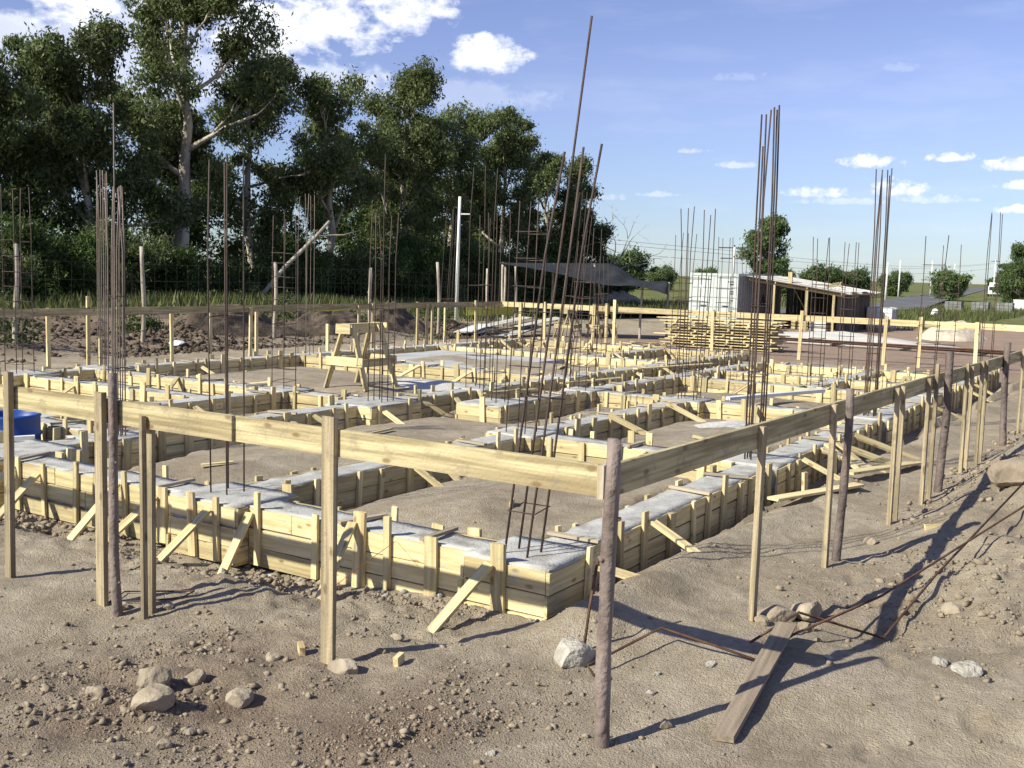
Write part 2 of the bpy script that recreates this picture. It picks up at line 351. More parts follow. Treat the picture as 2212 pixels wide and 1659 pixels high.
# plan of the ground beams: (axis, fixed coordinate, from, to)
PLAN = {
 'front': ('A', 1.62, 1.45, 7.25), 'cross6': ('A', 6.10, 1.35, 4.25), 'step3': ('A', 3.10, 7.25, 9.07),
 'cross5': ('A', 5.85, 9.07, 13.42), 'cross7': ('A', 7.22, 7.25, 13.42), 'cross10': ('A', 10.62, 1.35, 5.95),
 'cross12': ('A', 12.02, 7.25, 13.42), 'cross13': ('A', 13.90, 1.35, 5.95), 'cross15': ('A', 15.80, 1.35, 5.95),
 'cross16': ('A', 16.72, 7.25, 13.42), 'cross18': ('A', 18.40, 1.35, 5.95), 'cross20': ('A', 20.55, 7.25, 13.42),
 'right': ('B', 1.33, 1.66, 20.7), 'long4': ('B', 4.22, 1.66, 10.62), 'short3': ('B', 3.42, 13.90, 18.40),
 'long5': ('B', 5.95, 8.20, 18.40), 'long7': ('B', 7.25, 1.66, 20.55), 'short9': ('B', 9.07, 3.10, 7.22),
 'far9': ('B', 9.28, 16.72, 20.55), 'back': ('B', 13.42, 5.85, 20.55)}
def warp(x, y):
    return y + .022 * (x - 1.66) * min(1, max(0, 1 - (y - 1.33) / 2.6))
PADS = {  # centre x, y, half sizes
 'c1': (1.645, 1.385, .305, .305), 'c2': (1.66, 4.14, .30, .36), 'c5': (2.85, 7.24, .30, .27), 'c21': (6.15, 1.40, .34, .29), 'c22': (10.62, 1.38, .30, .28),
 'c25': (14.2, 1.40, .27, .25), 'c12': (6.10, 4.25, .30, .30), 'c18': (10.57, 4.21, .30, .28), 'c11': (8.17, 6.03, .40, .34), 'c14': (10.6, 5.97, .28, .26),
 'c8': (7.02, 7.24, .50, .38), 'c10': (9.55, 7.27, .31, .29), 'c13': (12.15, 7.27, .30, .28), 'c6': (7.26, 9.15, .29, .28), 'c3': (5.86, 13.45, .36, .34), 'c4': (7.45, 13.48, .36, .32),
 'left': (1.78, 7.2, .42, .36)}
def form_dist(x, y):
    d = np.full(np.shape(x), 9.0)
    for ax, c, a, b in PLAN.values():
        if ax == 'A':
            dx = np.abs(x - c) - HW; dy = np.maximum(a - y, y - b)
        else:
            cy = c + (.022 * (x - 1.66) if c < 2 else 0)
            dx = np.abs(y - cy) - HW; dy = np.maximum(a - x, x - b)
        d = np.minimum(d, np.hypot(np.maximum(dx, 0), np.maximum(dy, 0)) + np.minimum(np.maximum(dx, dy), 0))
    for (cx, cy, hx, hy) in PADS.values():
        dx = np.abs(x - cx) - hx; dy = np.abs(y - cy) - hy
        d = np.minimum(d, np.hypot(np.maximum(dx, 0), np.maximum(dy, 0)) + np.minimum(np.maximum(dx, dy), 0))
    return d
def height(x, y):
    x = np.asarray(x, float); y = np.asarray(y, float)
    dist = np.hypot(x - CAM.x, y - CAM.y)
    fine = 1 - sst(10, 40, dist)
    h = fbm(x * .35, y * .35, 1) * .13 * fine + fbm(x * 1.3, y * 1.3, 5) * .07 * fine + fbm(x * 5, y * 5, 9, 3) * .028 * fine
    inside = (x > 1.3) & (x < 20.9) & (y > 1.0) & (y < 13.8)
    fd = form_dist(x, y)
    # filled cells: dirt heaped in the middle, a gap left along the boards
    gapn = .16 + .28 * vnoise(x * .9, y * .9, 21)
    fill = -.045 + .18 * sst(gapn - .06, gapn + .13, fd + .06 * fbm(x * 5, y * 5, 23)) + .085 * sst(.5, 1.4, fd)
    left_out = (y > 7.6) & (x < 2.7) | (y > 9.4) & (x < 5.5)
    fill = np.where(left_out, .03, fill)
    h = np.where(inside, h * .5 + fill, h)
    # outside right: spoil pushed up, narrow trench along the outer form
    right = sst(1.2, .7, y) * sst(.6, 1.4, x) * sst(26, 19, x)
    h = h + right * (.07 + .11 * np.exp(-((fd - .34) / .26) ** 2) - .24 * (1 - sst(.04, .24, fd + .05 * fbm(x * 3, y * 3, 29))) * np.where(inside, 0, 1))
    rough = sst(.1, -.9, y) * sst(1.2, 3.2, x) * sst(40, 14, x)
    ridge = np.abs(fbm(x * .9 + y * .7, y * 1.7, 31, 4)) * 2
    h = h + sst(-.02, -.6, y) * sst(40, 16, x) * np.interp(x, [1.5, 2.2, 2.6, 3.5, 4.5, 5.5, 6.5, 9], [0, -.06, -.02, .05, .11, .17, .24, .26])
    h = h + rough * (.0 + .26 * ridge * sst(.2, -1.5, y) + .06 * fbm(x * 4, y * 4, 37, 3)) + sst(-.6, -3.2, y) * sst(0, 4, x) * sst(40, 14, x) * .16
    # rough front strip between board and form, and the clod-strewn foreground
    front = sst(.2, .7, x) * sst(1.5, 1.1, x) * sst(.9, 1.6, y)
    h = h + front * (.15 * fbm(x * 3.2, y * 3.2, 41, 4) + .05 * fbm(x * 12, y * 12, 43, 2) - .02)
    h = h - .11 * sst(.65, 1.2, x) * sst(1.75, 1.5, x) * sst(1.9, 3.4, y)
    h = h + .085 * np.exp(-(((x - .55) / .55) ** 2 + ((y - 2.55) / .8) ** 2)) + .05 * np.exp(-(((x + .3) / .7) ** 2 + ((y - .9) / .7) ** 2))
    cl = np.exp(-(((x + .7) / 1.1) ** 2 + ((y - 2.1) / .9) ** 2))
    h = h + cl * (.13 * fbm(x * 5, y * 5, 45, 4) + .05 * np.abs(fbm(x * 16, y * 16, 47, 2)))
    h = h + (1 - sst(7, 14, dist)) * np.where(inside, .4, 1) * .022 * sst(.35, .7, vnoise(x * .8, y * .8, 49)) * fbm(x * 13, y * 13, 48, 3)
    for i in range(26):
        fx = -1.4 + (i % 13) * .42 + .1 * math.sin(i * 7.3); fy = (-1.2 if i < 13 else .9) + (.16 if i % 2 else -.16) + .35 * math.sin(i * .8) + (i % 13) * (.05 if i < 13 else -.13)
        ca_, sa_ = math.cos(.2 - .4 * (i > 12)), math.sin(.2 - .4 * (i > 12)); u = (x - fx) * ca_ + (y - fy) * sa_; v = -(x - fx) * sa_ + (y - fy) * ca_
        q = (u / .14) ** 2 + (v / .052) ** 2
        h = h - .022 * np.exp(-q ** 2) + .008 * np.exp(-((q - 1.6) / .6) ** 2)
    # back bank of spoil behind the rear board
    bank = sst(18.2, 20.6, y + 1.2 * fbm(x * .4, y * .4, 51)) * sst(33, 24, y) * sst(36, 26, x)
    h = h + bank * (.25 + .75 * np.clip(fbm(x * .33, y * .33, 53, 4) + .25, 0, 1)) + bank * .35 * fbm(x * 1.7, y * 1.7, 57, 3)
    h = h + sst(22, 30, y) * sst(60, 20, x) * .45
    # land falls away gently, far fields
    h = h - .28 * sst(28, 46, dist) * sst(30, 20, y)
    h = h - .9 * sst(90, 320, dist) * 0 + sst(60, 500, dist) * .5
    return h
def axis_lines(segs, start):
    v = [start]
    for end, s0, s1 in segs:
        a = v[-1]; L = end - a
        n = max(1, int(round(abs(L) / ((abs(s0) + abs(s1)) / 2))))
        w = np.linspace(s0, s1, n); w = np.cumsum(w) / np.sum(w)
        v += list(a + L * w)
    return np.array(v)
gx = np.concatenate([axis_lines([(-8, .5, .1), (-80, .5, 8), (-2500, 10, 300)], -2.0)[1:][::-1], axis_lines([(3, .028, .032), (9, .035, .07), (25, .07, .16), (60, .2, .8), (250, 1.5, 10), (5000, 15, 500)], -2.0)])
gy = np.concatenate([axis_lines([(-8, .1, .4), (-90, .5, 8), (-2500, 10, 300)], -3.0)[1:][::-1], axis_lines([(3.4, .028, .03), (8, .035, .06), (16, .06, .12), (32, .12, .25), (90, .3, 3), (250, 4, 15), (5000, 20, 500)], -3.0)])
gx = np.sort(gx); gy = np.sort(gy)
GX, GY = np.meshgrid(gx, gy, indexing='ij'); GZ = height(GX, GY)
nx, ny = GX.shape
idx = np.arange(nx * ny).reshape(nx, ny)
Fq = np.stack([idx[:-1, :-1], idx[1:, :-1], idx[1:, 1:], idx[:-1, 1:]], -1).reshape(-1, 4)
Vg = np.stack([GX, GY, GZ], -1).reshape(-1, 3)
gnd = np_mesh('ground', Vg, Fq, 'ground', smooth=True); gnd['kind'] = 'structure'
xg, yg = Vg[:, 0], Vg[:, 1]
edge = 5 * fbm(xg * .12, yg * .12, 61)
grass = np.maximum(sst(24, 27, yg + edge * .5), sst(0, 6, (xg - 62 + edge) + np.clip(yg - 8, -30, 8) * .4))
grass = np.maximum(grass, sst(52, 56, xg + edge) * sst(11, 13.5, yg + edge * .2))
grass = np.maximum(grass, .6 * sst(19.5, 22, yg + edge * .4) * sst(-.02, .14, fbm(xg * .5, yg * .5, 63)))
farsite = sst(70, 74, xg) * sst(20, 15, yg) * sst(-40, -30, yg)
grass = grass * (1 - .8 * farsite * sst(82, 86, xg))
red = sst(18.5, 23, xg + edge * .3) * sst(19, 15, yg) * .85
pl = np.maximum(sst(70, 80, xg + edge * 2) * sst(34, 42, yg) * sst(170, 140, xg), sst(150, 210, xg) * .55)
pl = np.maximum(pl, .9 * farsite * sst(82, 86, xg))
damp_dark = .85 * np.exp(-(((xg + .55) / .75) ** 2 + ((yg - .75) / .5) ** 2) * (1 + fbm(xg * 2, yg * 2, 67) * 1.2)) + .85 * np.exp(-(((xg + .75) / 1.0) ** 2 + ((yg - 2.1) / .9) ** 2)) * (.4 + vnoise(xg * 3, yg * 3, 69))
damp_dark = np.clip(damp_dark + .8 * sst(18, 20, yg) * sst(30, 24, yg) * sst(32, 26, xg), 0, 1)  # ground behind the rear board set darker as well
ca = gnd.data.color_attributes.new('cover', 'FLOAT_COLOR', 'POINT')
ca.data.foreach_set('color', np.stack([grass, red, pl * (grass > .5), 1 - damp_dark], -1).astype(np.float32).ravel())

def hsurf(x, y):
    x = np.asarray(x, float); y = np.asarray(y, float)
    i = np.clip(np.searchsorted(gx, x) - 1, 0, nx - 2); j = np.clip(np.searchsorted(gy, y) - 1, 0, ny - 2)
    u = np.clip((x - gx[i]) / (gx[i + 1] - gx[i]), 0, 1); v = np.clip((y - gy[j]) / (gy[j + 1] - gy[j]), 0, 1)
    return (GZ[i, j] * (1 - u) + GZ[i + 1, j] * u) * (1 - v) + (GZ[i, j + 1] * (1 - u) + GZ[i + 1, j + 1] * u) * v
def hz(x, y): return float(hsurf(x, y))
# road beyond the site
def strip_geo(pts, w, lift):
    V = []; F = []
    P = [Vector((a, b, 0)) for a, b in pts]
    for i, p in enumerate(P):
        d = (P[min(i + 1, len(P) - 1)] - P[max(i - 1, 0)]).normalized(); s = Vector((-d.y, d.x, 0)) * w / 2
        for q in (p + s, p - s): V.append((q.x, q.y, hz(p.x, p.y) + lift))
        if i: F.append((2 * i - 2, 2 * i - 1, 2 * i + 1, 2 * i))
    return V, F
road_pts = [(40 + 6 * i, 27.5 - 5.5 * math.sin(min(1, i / 9) * math.pi / 2) + max(0, i - 9) * .98) for i in range(0, 12)]
road_pts += [(106 + 12 * i, 24.0 + 1.75 * i) for i in range(1, 40)]
rv, rf = strip_geo(road_pts, 6.0, .09)
road = mesh_obj('road', rv, rf, 'asphalt'); road['kind'] = 'structure'

# ------------------------------------------------------------------ formwork beams
def lab_beams():
    return {
 'front': 'front ground beam in two-plank formwork just behind the near batter board',
 'cross6': 'short sunlit formwork beam closing the nearest cell behind the tall leaning bars',
 'step3': 'small formwork beam by the blue drum at the left edge',
 'cross5': 'sunlit formwork beam stepping back at far left, nearest of the two parallel ones',
 'cross7': 'sunlit formwork beam running left from the wide pad in front of the sawhorse',
 'cross10': 'sunlit formwork beam behind the cell left of the tallest bar bundle',
 'cross12': 'sunlit formwork beam in front of the poured slab behind the sawhorse',
 'cross13': 'middle formwork beam on the right, just before the pair with thin ladder cages',
 'cross15': 'formwork beam between two ladder cages at the right side',
 'cross16': 'formwork beam along the far edge of the poured slab',
 'cross18': 'last bright formwork beam at the right before the open dirt',
 'cross20': 'farthest crosswise formwork beam below the timber stack',
 'right': 'long outer formwork beam in its trench along the right batter board',
 'long4': 'long shaded formwork beam running from the front pad to the middle of the site',
 'short3': 'short formwork beam joining the ladder cages at the right',
 'long5': 'shaded formwork beam starting at the pad with the wire coil',
 'long7': 'longest inner formwork beam crossing the whole site through the wide pad',
 'short9': 'short formwork beam beside the blue drum leading to the ladder cage',
 'far9': 'short far formwork beam below the sawhorses under the shade cloth',
 'back': 'rear outer formwork beam parallel to the shaded back batter board'}
LB = lab_beams()
def subtract(a, b, cuts):
    segs = [(a, b)]
    for c0, c1 in cuts:
        n = []
        for s0, s1 in segs:
            if c1 <= s0 or c0 >= s1: n.append((s0, s1)); continue
            if c0 > s0: n.append((s0, c0))
            if c1 < s1: n.append((c1, s1))
        segs = n
    return [s for s in segs if s[1] - s[0] > .08]
def conc_block(parent, x0, x1, y0, y1, top, wy=True):
    """poured concrete: gridded top with small lumps, straight sides"""
    nx_ = max(2, int((x1 - x0) / .07)); ny_ = max(2, int((y1 - y0) / .07))
    xs = np.linspace(x0, x1, nx_ + 1); ys = np.linspace(y0, y1, ny_ + 1)
    X, Y = np.meshgrid(xs, ys, indexing='ij')
    Z = top + .016 * fbm(X * 3.5, Y * 3.5, 71, 3) + .010 * fbm(X * 14, Y * 14, 73, 2)
    WY = np.vectorize(warp)(X, Y) if wy else Y
    n1, n2 = X.shape; I = np.arange(n1 * n2).reshape(n1, n2)
    V = np.stack([X, WY, Z], -1).reshape(-1, 3)
    F = np.stack([I[:-1, :-1], I[1:, :-1], I[1:, 1:], I[:-1, 1:]], -1).reshape(-1, 4)
    ring = np.concatenate([I[:, 0], I[-1, 1:], I[-2::-1, -1], I[0, -2:0:-1]])
    rim = V[ring].copy(); rim[:, 2] = top - .035; low = V[ring].copy(); low[:, 2] = -.12
    c0 = np.array([(x0 + x1) / 2, (y0 + y1) / 2]); o2 = np.zeros((len(ring), 2)); Xr = X.reshape(-1)[ring]; Yr = Y.reshape(-1)[ring]
    sp = .055 * np.clip(fbm(Xr * 4, Yr * 4, 75, 3) + .18, 0, .5) + .012 * vnoise(Xr * 23, Yr * 23, 77)
    o2[:, 0] = np.where(Xr <= x0 + 1e-6, -sp, np.where(Xr >= x1 - 1e-6, sp, 0)); o2[:, 1] = np.where(Yr <= y0 + 1e-6, -sp, np.where(Yr >= y1 - 1e-6, sp, 0))
    V[ring, :2] += o2; V[ring, 2] += .006
    k = len(V); m = len(ring); V = np.concatenate([V, rim, low]); j = np.arange(m); jn = (j + 1) % m
    F = np.concatenate([F, np.stack([ring[j], k + j, k + jn, ring[jn]], -1), np.stack([k + j, k + m + j, k + m + jn, k + jn], -1)])
    return np_mesh('concrete', V, F, 'concrete', parent)
def P3(ax, c, s, z):
    return Vector((c, warp(c, s), z)) if ax == 'A' else Vector((s, warp(s, c), z))
def form_side(parent, ax, c, sgn, segs, brace_p, big=False, rows=2, outer=False):
    """planks stacked on edge along a line, stakes outside them, now and then a diagonal brace"""
    for s0, s1 in segs:
        for r in range(rows + 1):
            z1 = TOP - r * .148 + random.uniform(-.004, .006); z0 = z1 - .143
            s = s0 - (random.uniform(0, .03) if r else 0)
            while s < s1 - .02:
                L = min(random.choice((1.2, 1.6, 2.1, 2.6, 3.0)), s1 - s)
                if s1 - s - L < .35: L = s1 - s
                off = c + sgn * random.uniform(-.002, .003)
                zz = (z0 + z1) / 2 + random.uniform(-.003, .003); dz = random.uniform(-.004, .004)
                piece('plank', parent, P3(ax, off, s + .002, zz - dz), P3(ax, off, s + L - .002, zz + dz), .135, .024, 'pine', jit=.003)
                s += L
        n = max(1, int((s1 - s0) / .36)); step = (s1 - s0) / n
        for i in range(n):
            s = s0 + (i + .5 + random.uniform(-.28, .28)) * step
            if n == 1 and s1 - s0 < .25: continue
            w = random.choice((.05, .05, .075, .10)); h = random.choice((.0, .02, .03, .05, .07, .10, .13)); tl = random.uniform(-.03, .03); ou = random.uniform(.0, .02)
            cc = c + sgn * (.0275 + .001)
            piece('stake', parent, P3(ax, cc + sgn * ou * .2, s + tl, -.12), P3(ax, cc + sgn * .002, s, TOP + h), w, .026, 'pine', up=(0, 1, 0) if ax == 'A' else (1, 0, 0), jit=.003)
            if rnd() < brace_p:
                out_ = random.uniform(.30, .55); lat = random.uniform(-.22, .22)
                q = P3(ax, c + sgn * (.06 + out_), s + lat + .07, 0); gz = hz(q.x, q.y)
                top_ = P3(ax, c + sgn * .055, s + .05, TOP + random.uniform(-.07, .05)); q.z = gz - .03
                piece('brace', parent, q, top_, .068, .024, 'pine', up=(0, 1, .2) if ax == 'A' else (1, 0, .2), jit=.003)
BEAM = {}
for k, (ax, c, a, b) in PLAN.items():
    st = P3(ax, c, a, 0); e = empty('formwork_beam', st, LB[k], 'formwork', 'formwork ground beams of the foundation'); BEAM[k] = e
    cuts_c = []; sides = {}
    for sgn in (-1, 1):
        sc = c + sgn * (HW + .013); cuts = []
        for k2, (ax2, c2, a2, b2) in PLAN.items():
            if ax2 == ax: continue
            if a2 - .02 <= sc <= b2 + .02: cuts.append((c2 - HW - .026, c2 + HW + .026))
        for (px, py, hx, hy) in PADS.values():
            pc, ps, hc, hs = (px, py, hx, hy) if ax == 'A' else (py, px, hy, hx)
            if abs(sc - pc) < hc + .01: cuts.append((ps - hs - .026, ps + hs + .026))
        sides[sgn] = subtract(a - HW, b + HW, cuts)
    if ax == 'A':
        for k2, (ax2, c2, a2, b2) in PLAN.items():
            if ax2 == 'B' and a2 - .2 <= c <= b2 + .2: cuts_c.append((c2 - HW, c2 + HW))
        for s0, s1 in subtract(a, b, cuts_c): conc_block(e, c - HW, c + HW, s0, s1, TOP - .003)
    else:
        conc_block(e, a - HW if k != 'short3' else a + HW, b + HW if k != 'short3' else b - HW, c - HW, c + HW, TOP - .001)
    near = k in ('front', 'right')
    for sgn in (-1, 1):
        bp = .72 if (k == 'front' and sgn < 0) else (.17 if sgn < 0 else .03)
        form_side(e, ax, c + sgn * (HW + .013), sgn, sides[sgn], bp, outer=near and sgn < 0)
    # strips nailed across the top to hold the sides apart
    n = int((b - a) / .95)
    for i in range(n):
        s = a + (i + .5 + random.uniform(-.2, .2)) * (b - a) / n
        q = (c, s) if ax == 'A' else (s, c)
        if any(abs(q[0] - px) < hx + .1 and abs(q[1] - py) < hy + .1 for px, py, hx, hy in PADS.values()): continue
        if any(ax2 != ax and abs(s - c2) < .3 for ax2, c2, a2, b2 in PLAN.values()): continue
        sk = random.uniform(-.12, .12)
        piece('tie_strip', e, P3(ax, c - .2, s - sk * .5, TOP + .024), P3(ax, c + .2, s + sk * .5, TOP + .024), .045, .022, 'pine_strip', up=(0, 1, 0) if ax == 'A' else (1, 0, 0), jit=.003)

PADLAB = {'c1': 'near corner footing pad under the tall leaning bars', 'c2': 'footing pad halfway along the front beam with thin bars', 'c5': 'footing pad under the thick bar bundle at left',
 'c21': 'footing pad of the right beam under the tallest tight bundle', 'c22': 'footing pad under the second tall bundle along the right board', 'c25': 'small pad under the first open ladder cage at right',
 'c12': 'pad under the wide ladder cage behind the leaning bars', 'c18': 'pad under the splayed cage before the white container', 'c11': 'pad with the black wire coil in the site centre',
 'c14': 'pad just right of the wire coil pad', 'c8': 'wide pale footing pad right below the sawhorse', 'c10': 'pad under the cage right of the poured slab', 'c13': 'pad of the far leaning cage in the centre',
 'c6': 'pad under the ladder cage left of the sawhorse', 'c3': 'rear pad under the ladder cage at the left frame edge', 'c4': 'rear pad under the tight bundle at far left', 'left': 'front corner pad next to the blue drum'}
for k, (px, py, hx, hy) in PADS.items():
    e = empty('footing_pad', (px, warp(px, py), 0), 'concrete ' + PADLAB[k], 'footing', 'concrete footing pads')
    conc_block(e, px - hx, px + hx, py - hy, py + hy, TOP + .009)
    for ax, c, sgn, lo, hi_ in (('A', px - hx - .013, -1, py - hy, py + hy), ('A', px + hx + .013, 1, py - hy, py + hy), ('B', py - hy - .013, -1, px - hx, px + hx), ('B', py + hy + .013, 1, px - hx, px + hx)):
        cuts = []
        for ax2, c2, a2, b2 in PLAN.values():
            if ax2 == ax: continue
            if (a2 < c - .12 and b2 > c - .2) if sgn < 0 else (b2 > c + .12 and a2 < c + .2): cuts.append((c2 - HW - .026, c2 + HW + .026))
        segs = subtract(lo - .024 if ax == 'B' else lo, hi_ + .024 if ax == 'B' else hi_, cuts)
        form_side(e, ax, c, sgn, segs, (.5 if k in ('c2', 'c1') and ax == 'A' else .2) if sgn < 0 else 0)
# poured slab in one cell
e = empty('floor_slab', (12.9, 11.2, 0), 'pale poured concrete slab in the cell behind the sawhorse', 'slab')
n1, n2 = 40, 36
X, Y = np.meshgrid(np.linspace(12.32, 16.4, n1), np.linspace(9.7, 13.0, n2), indexing='ij'); Z = .215 + .03 * fbm(X * 2, Y * 2, 81)
I = np.arange(n1 * n2).reshape(n1, n2); Fs = np.stack([I[:-1, :-1], I[1:, :-1], I[1:, 1:], I[:-1, 1:]], -1).reshape(-1, 4)
Vs = np.stack([X, Y, Z], -1).reshape(-1, 3); Vb = Vs.copy(); Vb[:, 2] = .02
ring = np.concatenate([I[:, 0], I[-1, 1:], I[-2::-1, -1], I[0, -2:0:-1]]); kk = len(Vs); j = np.arange(len(ring)); jn = (j + 1) % len(ring)
np_mesh('slab_top', np.concatenate([Vs, Vb[ring]]), np.concatenate([Fs, np.stack([ring[j], kk + j, kk + jn, ring[jn]], -1)]), 'slab_concrete', e)

# ------------------------------------------------------------------ rebar columns
def rect_loop(cx, cy, z, hx, hy, ang=0, tilt=0):
    ca_, sa = math.cos(ang), math.sin(ang); P = []
    for sx, sy in ((-1, -1), (1, -1), (1, 1), (-1, 1)):
        a = sx * hx; b = sy * hy
        P.append((cx + a * ca_ - b * sa, cy + a * sa + b * ca_, z + tilt * sx))
    return P
RT = .76
def rebar_column(x, y, hts, label, half=.10, stir=(), rad=.0085, lean=(0, 0), splay=0, mat='rebar', bars4=None):
    """hts: height of each bar above the pad; stir: heights of the stirrups"""
    e = empty('rebar_column', (x, y, TOP), label, 'rebar', 'rebar columns standing on the footings')
    slots = [(-1, -1), (1, -1), (1, 1), (-1, 1), (0, -1), (0, 1), (-1, .1), (1, -.1)] if bars4 is None else bars4
    def pos(i, z):
        sx, sy = slots[i % len(slots)]
        f = 1 + splay * z / 2.5
        return Vector((x + sx * half * f + lean[0] * z / 2.5, y + sy * half * f + lean[1] * z / 2.5, TOP + z))
    for i, h in enumerate(hts):
        wob = Vector((random.uniform(-1, 1), random.uniform(-1, 1), 0)) * .012
        pts = [pos(i, -.06)] + [pos(i, h * f) + wob * math.sin(f * 3) * (.4 + f) for f in (.25, .5, .75)] + [pos(i, h) + wob * .5 + Vector((random.uniform(-.03, .03), random.uniform(-.03, .03), 0))]
        tube('bar', e, pts, rad * RT, mat, 6)
    for z in stir:
        f = 1 + splay * z / 2.5
        cxz = x + lean[0] * z / 2.5; cyz = y + lean[1] * z / 2.5
        P = rect_loop(cxz, cyz, TOP + z, half * f + .012, half * f + .012, random.uniform(-.06, .06), random.uniform(-.012, .012))
        tube('stirrup', e, P, .0045, 'rebar', 5, closed=True, smooth=False)
    return e
def ladder(z0, z1, s): return [z0 + i * s + random.uniform(-.02, .02) for i in range(int((z1 - z0) / s) + 1)]
rebar_column(1.60, 1.42, [2.58, 2.62, 3.42, 2.56], 'leaning bundle with the tallest bar of all, on the near corner pad', .085, [.30, 1.02], .0115, (.15, -.215), .0)
rebar_column(1.70, 4.26, [2.58, 2.62, 2.66, 2.60], 'four thin bars on the front beam pad, left of the nearest square post', .09, [1.40], .0085, (-.02, .0), .05)
rebar_column(5.91, 13.55, [2.85, 2.9, 2.9, 2.9], 'ladder cage of four bars at the left frame edge', .15, ladder(.15, 2.3, .24), .009, (0, 0))
rebar_column(7.50, 13.62, [3.3, 3.28, 3.3, 3.25, 3.3, 3.27, 3.29, 3.26], 'tight grey bundle second from the left, on the rear beam', .06, [.15, .75, 1.4], .0095, (0, .0), 0, 'rebar_new')
rebar_column(2.90, 7.20, [3.36, 2.55, 2.56, 2.54, 2.56, 2.55, 2.5, 2.54], 'thick bundle at left with one bar standing far above the rest', .058, [.72, 1.45], .0095, (0, -.02), .0, 'rebar_new')
rebar_column(7.36, 9.25, [2.56, 2.55, 2.48, 2.52], 'thin ladder cage left of the sawhorse', .12, ladder(.12, 2.0, .17), .008, (0, 0))
rebar_column(12.28, 13.5, [3.25, 3.24, 3.27, 3.2, 3.22], 'pale bundle on the rear beam behind the sawhorse', .11, [.2, .9], .009, (0, 0), 0, 'rebar_new')
rebar_column(7.14, 7.22, [3.3, 2.55, 2.54, 2.56, 2.5, 2.54], 'bundle on the wide pad directly right of the sawhorse', .12, [.25, .8, 1.25], .0095, (.02, .02))
rebar_column(17.05, 13.45, [3.3, 3.28, 3.25, 3.3, 3.1], 'slanting bundle by the white utility pole', .12, [.3, 1.1], .009, (.1, -.06))
rebar_column(9.55, 7.29, [3.38, 3.36, 2.66, 3.36, 2.6], 'cage right of the poured slab with three long bars', .13, ladder(.15, 1.6, .36), .009, (.02, 0))
rebar_column(8.20, 6.08, [2.6, 2.62, 2.6, 2.6], 'cage on the pad with the wire coil', .11, ladder(.15, 1.0, .25), .009, (.05, 0))
rebar_column(6.08, 4.28, [2.58, 2.6, 2.6, 2.58], 'wide ladder cage standing just left of the leaning bars', .125, ladder(.15, 2.25, .30), .009, (.06, -.05))
rebar_column(12.22, 7.30, [3.2, 3.22, 3.25, 3.2, 3.0], 'far leaning bundle half hidden by the tall leaning bars', .11, [.3, .9, 1.4], .009, (.2, -.14))
rebar_column(10.55, 6.00, [2.5, 2.5, 2.3, 2.3], 'ladder cage just right of the wire coil pad', .14, ladder(.12, 1.9, .26), .009, (.03, -.03))
rebar_column(17.3, 9.35, [2.2, 2.15, 2.2, 2.2], 'small far ladder cage below the shade cloth', .11, ladder(.12, 1.6, .25), .008)
rebar_column(14.22, 6.02, [2.58, 2.58, 2.6, 2.55], 'ladder cage in front of the left end of the timber stack', .13, ladder(.12, 1.9, .26), .0085, (.04, 0))
rebar_column(10.60, 4.22, [2.76, 2.8, 2.84, 2.78, 2.7, 2.8], 'splayed cage with bars fanning out before the white container', .12, ladder(.12, 1.9, .33), .0095, (.06, 0), .5)
rebar_column(16.33, 6.05, [2.58, 2.6, 2.58, 2.6], 'thin ladder cage in front of the container doors', .11, ladder(.12, 1.9, .24), .0085)
rebar_column(20.08, 7.2, [2.45, 2.45, 2.4, 2.45], 'farthest ladder cage in front of the timber stack', .11, ladder(.12, 1.9, .24), .0085)
rebar_column(6.15, 1.56, [3.46, 3.5, 3.42, 3.4, 3.45, 3.1, 3.44], 'tallest tight bundle standing on the right beam before the container', .07, [.35, .85, 1.55], .0115, (.04, .02), .0)
rebar_column(10.62, 1.60, [3.27, 3.3, 3.25, 3.28, 3.2, 3.28, 3.26], 'second tall bundle along the right board, right of the shed', .065, [.85, 1.62], .010, (.0, .0))
rebar_column(13.95, 3.40, [2.5, 2.52, 2.5, 2.52], 'narrow ladder cage in front of the shed roof', .10, ladder(.12, 1.95, .23), .0085)
rebar_column(15.75, 3.42, [2.5, 2.5, 2.48, 2.5], 'narrow ladder cage in front of the dark right end of the shed', .10, ladder(.12, 2.0, .23), .0085)
rebar_column(14.25, 1.70, [2.56, 2.58], 'two-bar ladder on the right beam, nearer of the two at right', .14, ladder(.1, 2.1, .25), .009, (.04, -.04), 0, 'rebar', [(-.3, 1), (.3, -1)])
rebar_column(18.45, 2.25, [2.55, 2.57], 'two-bar ladder at right in front of the round tree', .16, ladder(.1, 1.9, .25), .009, (.03, -.03), 0, 'rebar', [(-.3, 1), (.3, -1)])
rebar_column(20.5, 1.80, [3.3, 3.28, 3.27, 3.3], 'last bundle at far right above the right board', .10, [.9, 1.5], .0095)

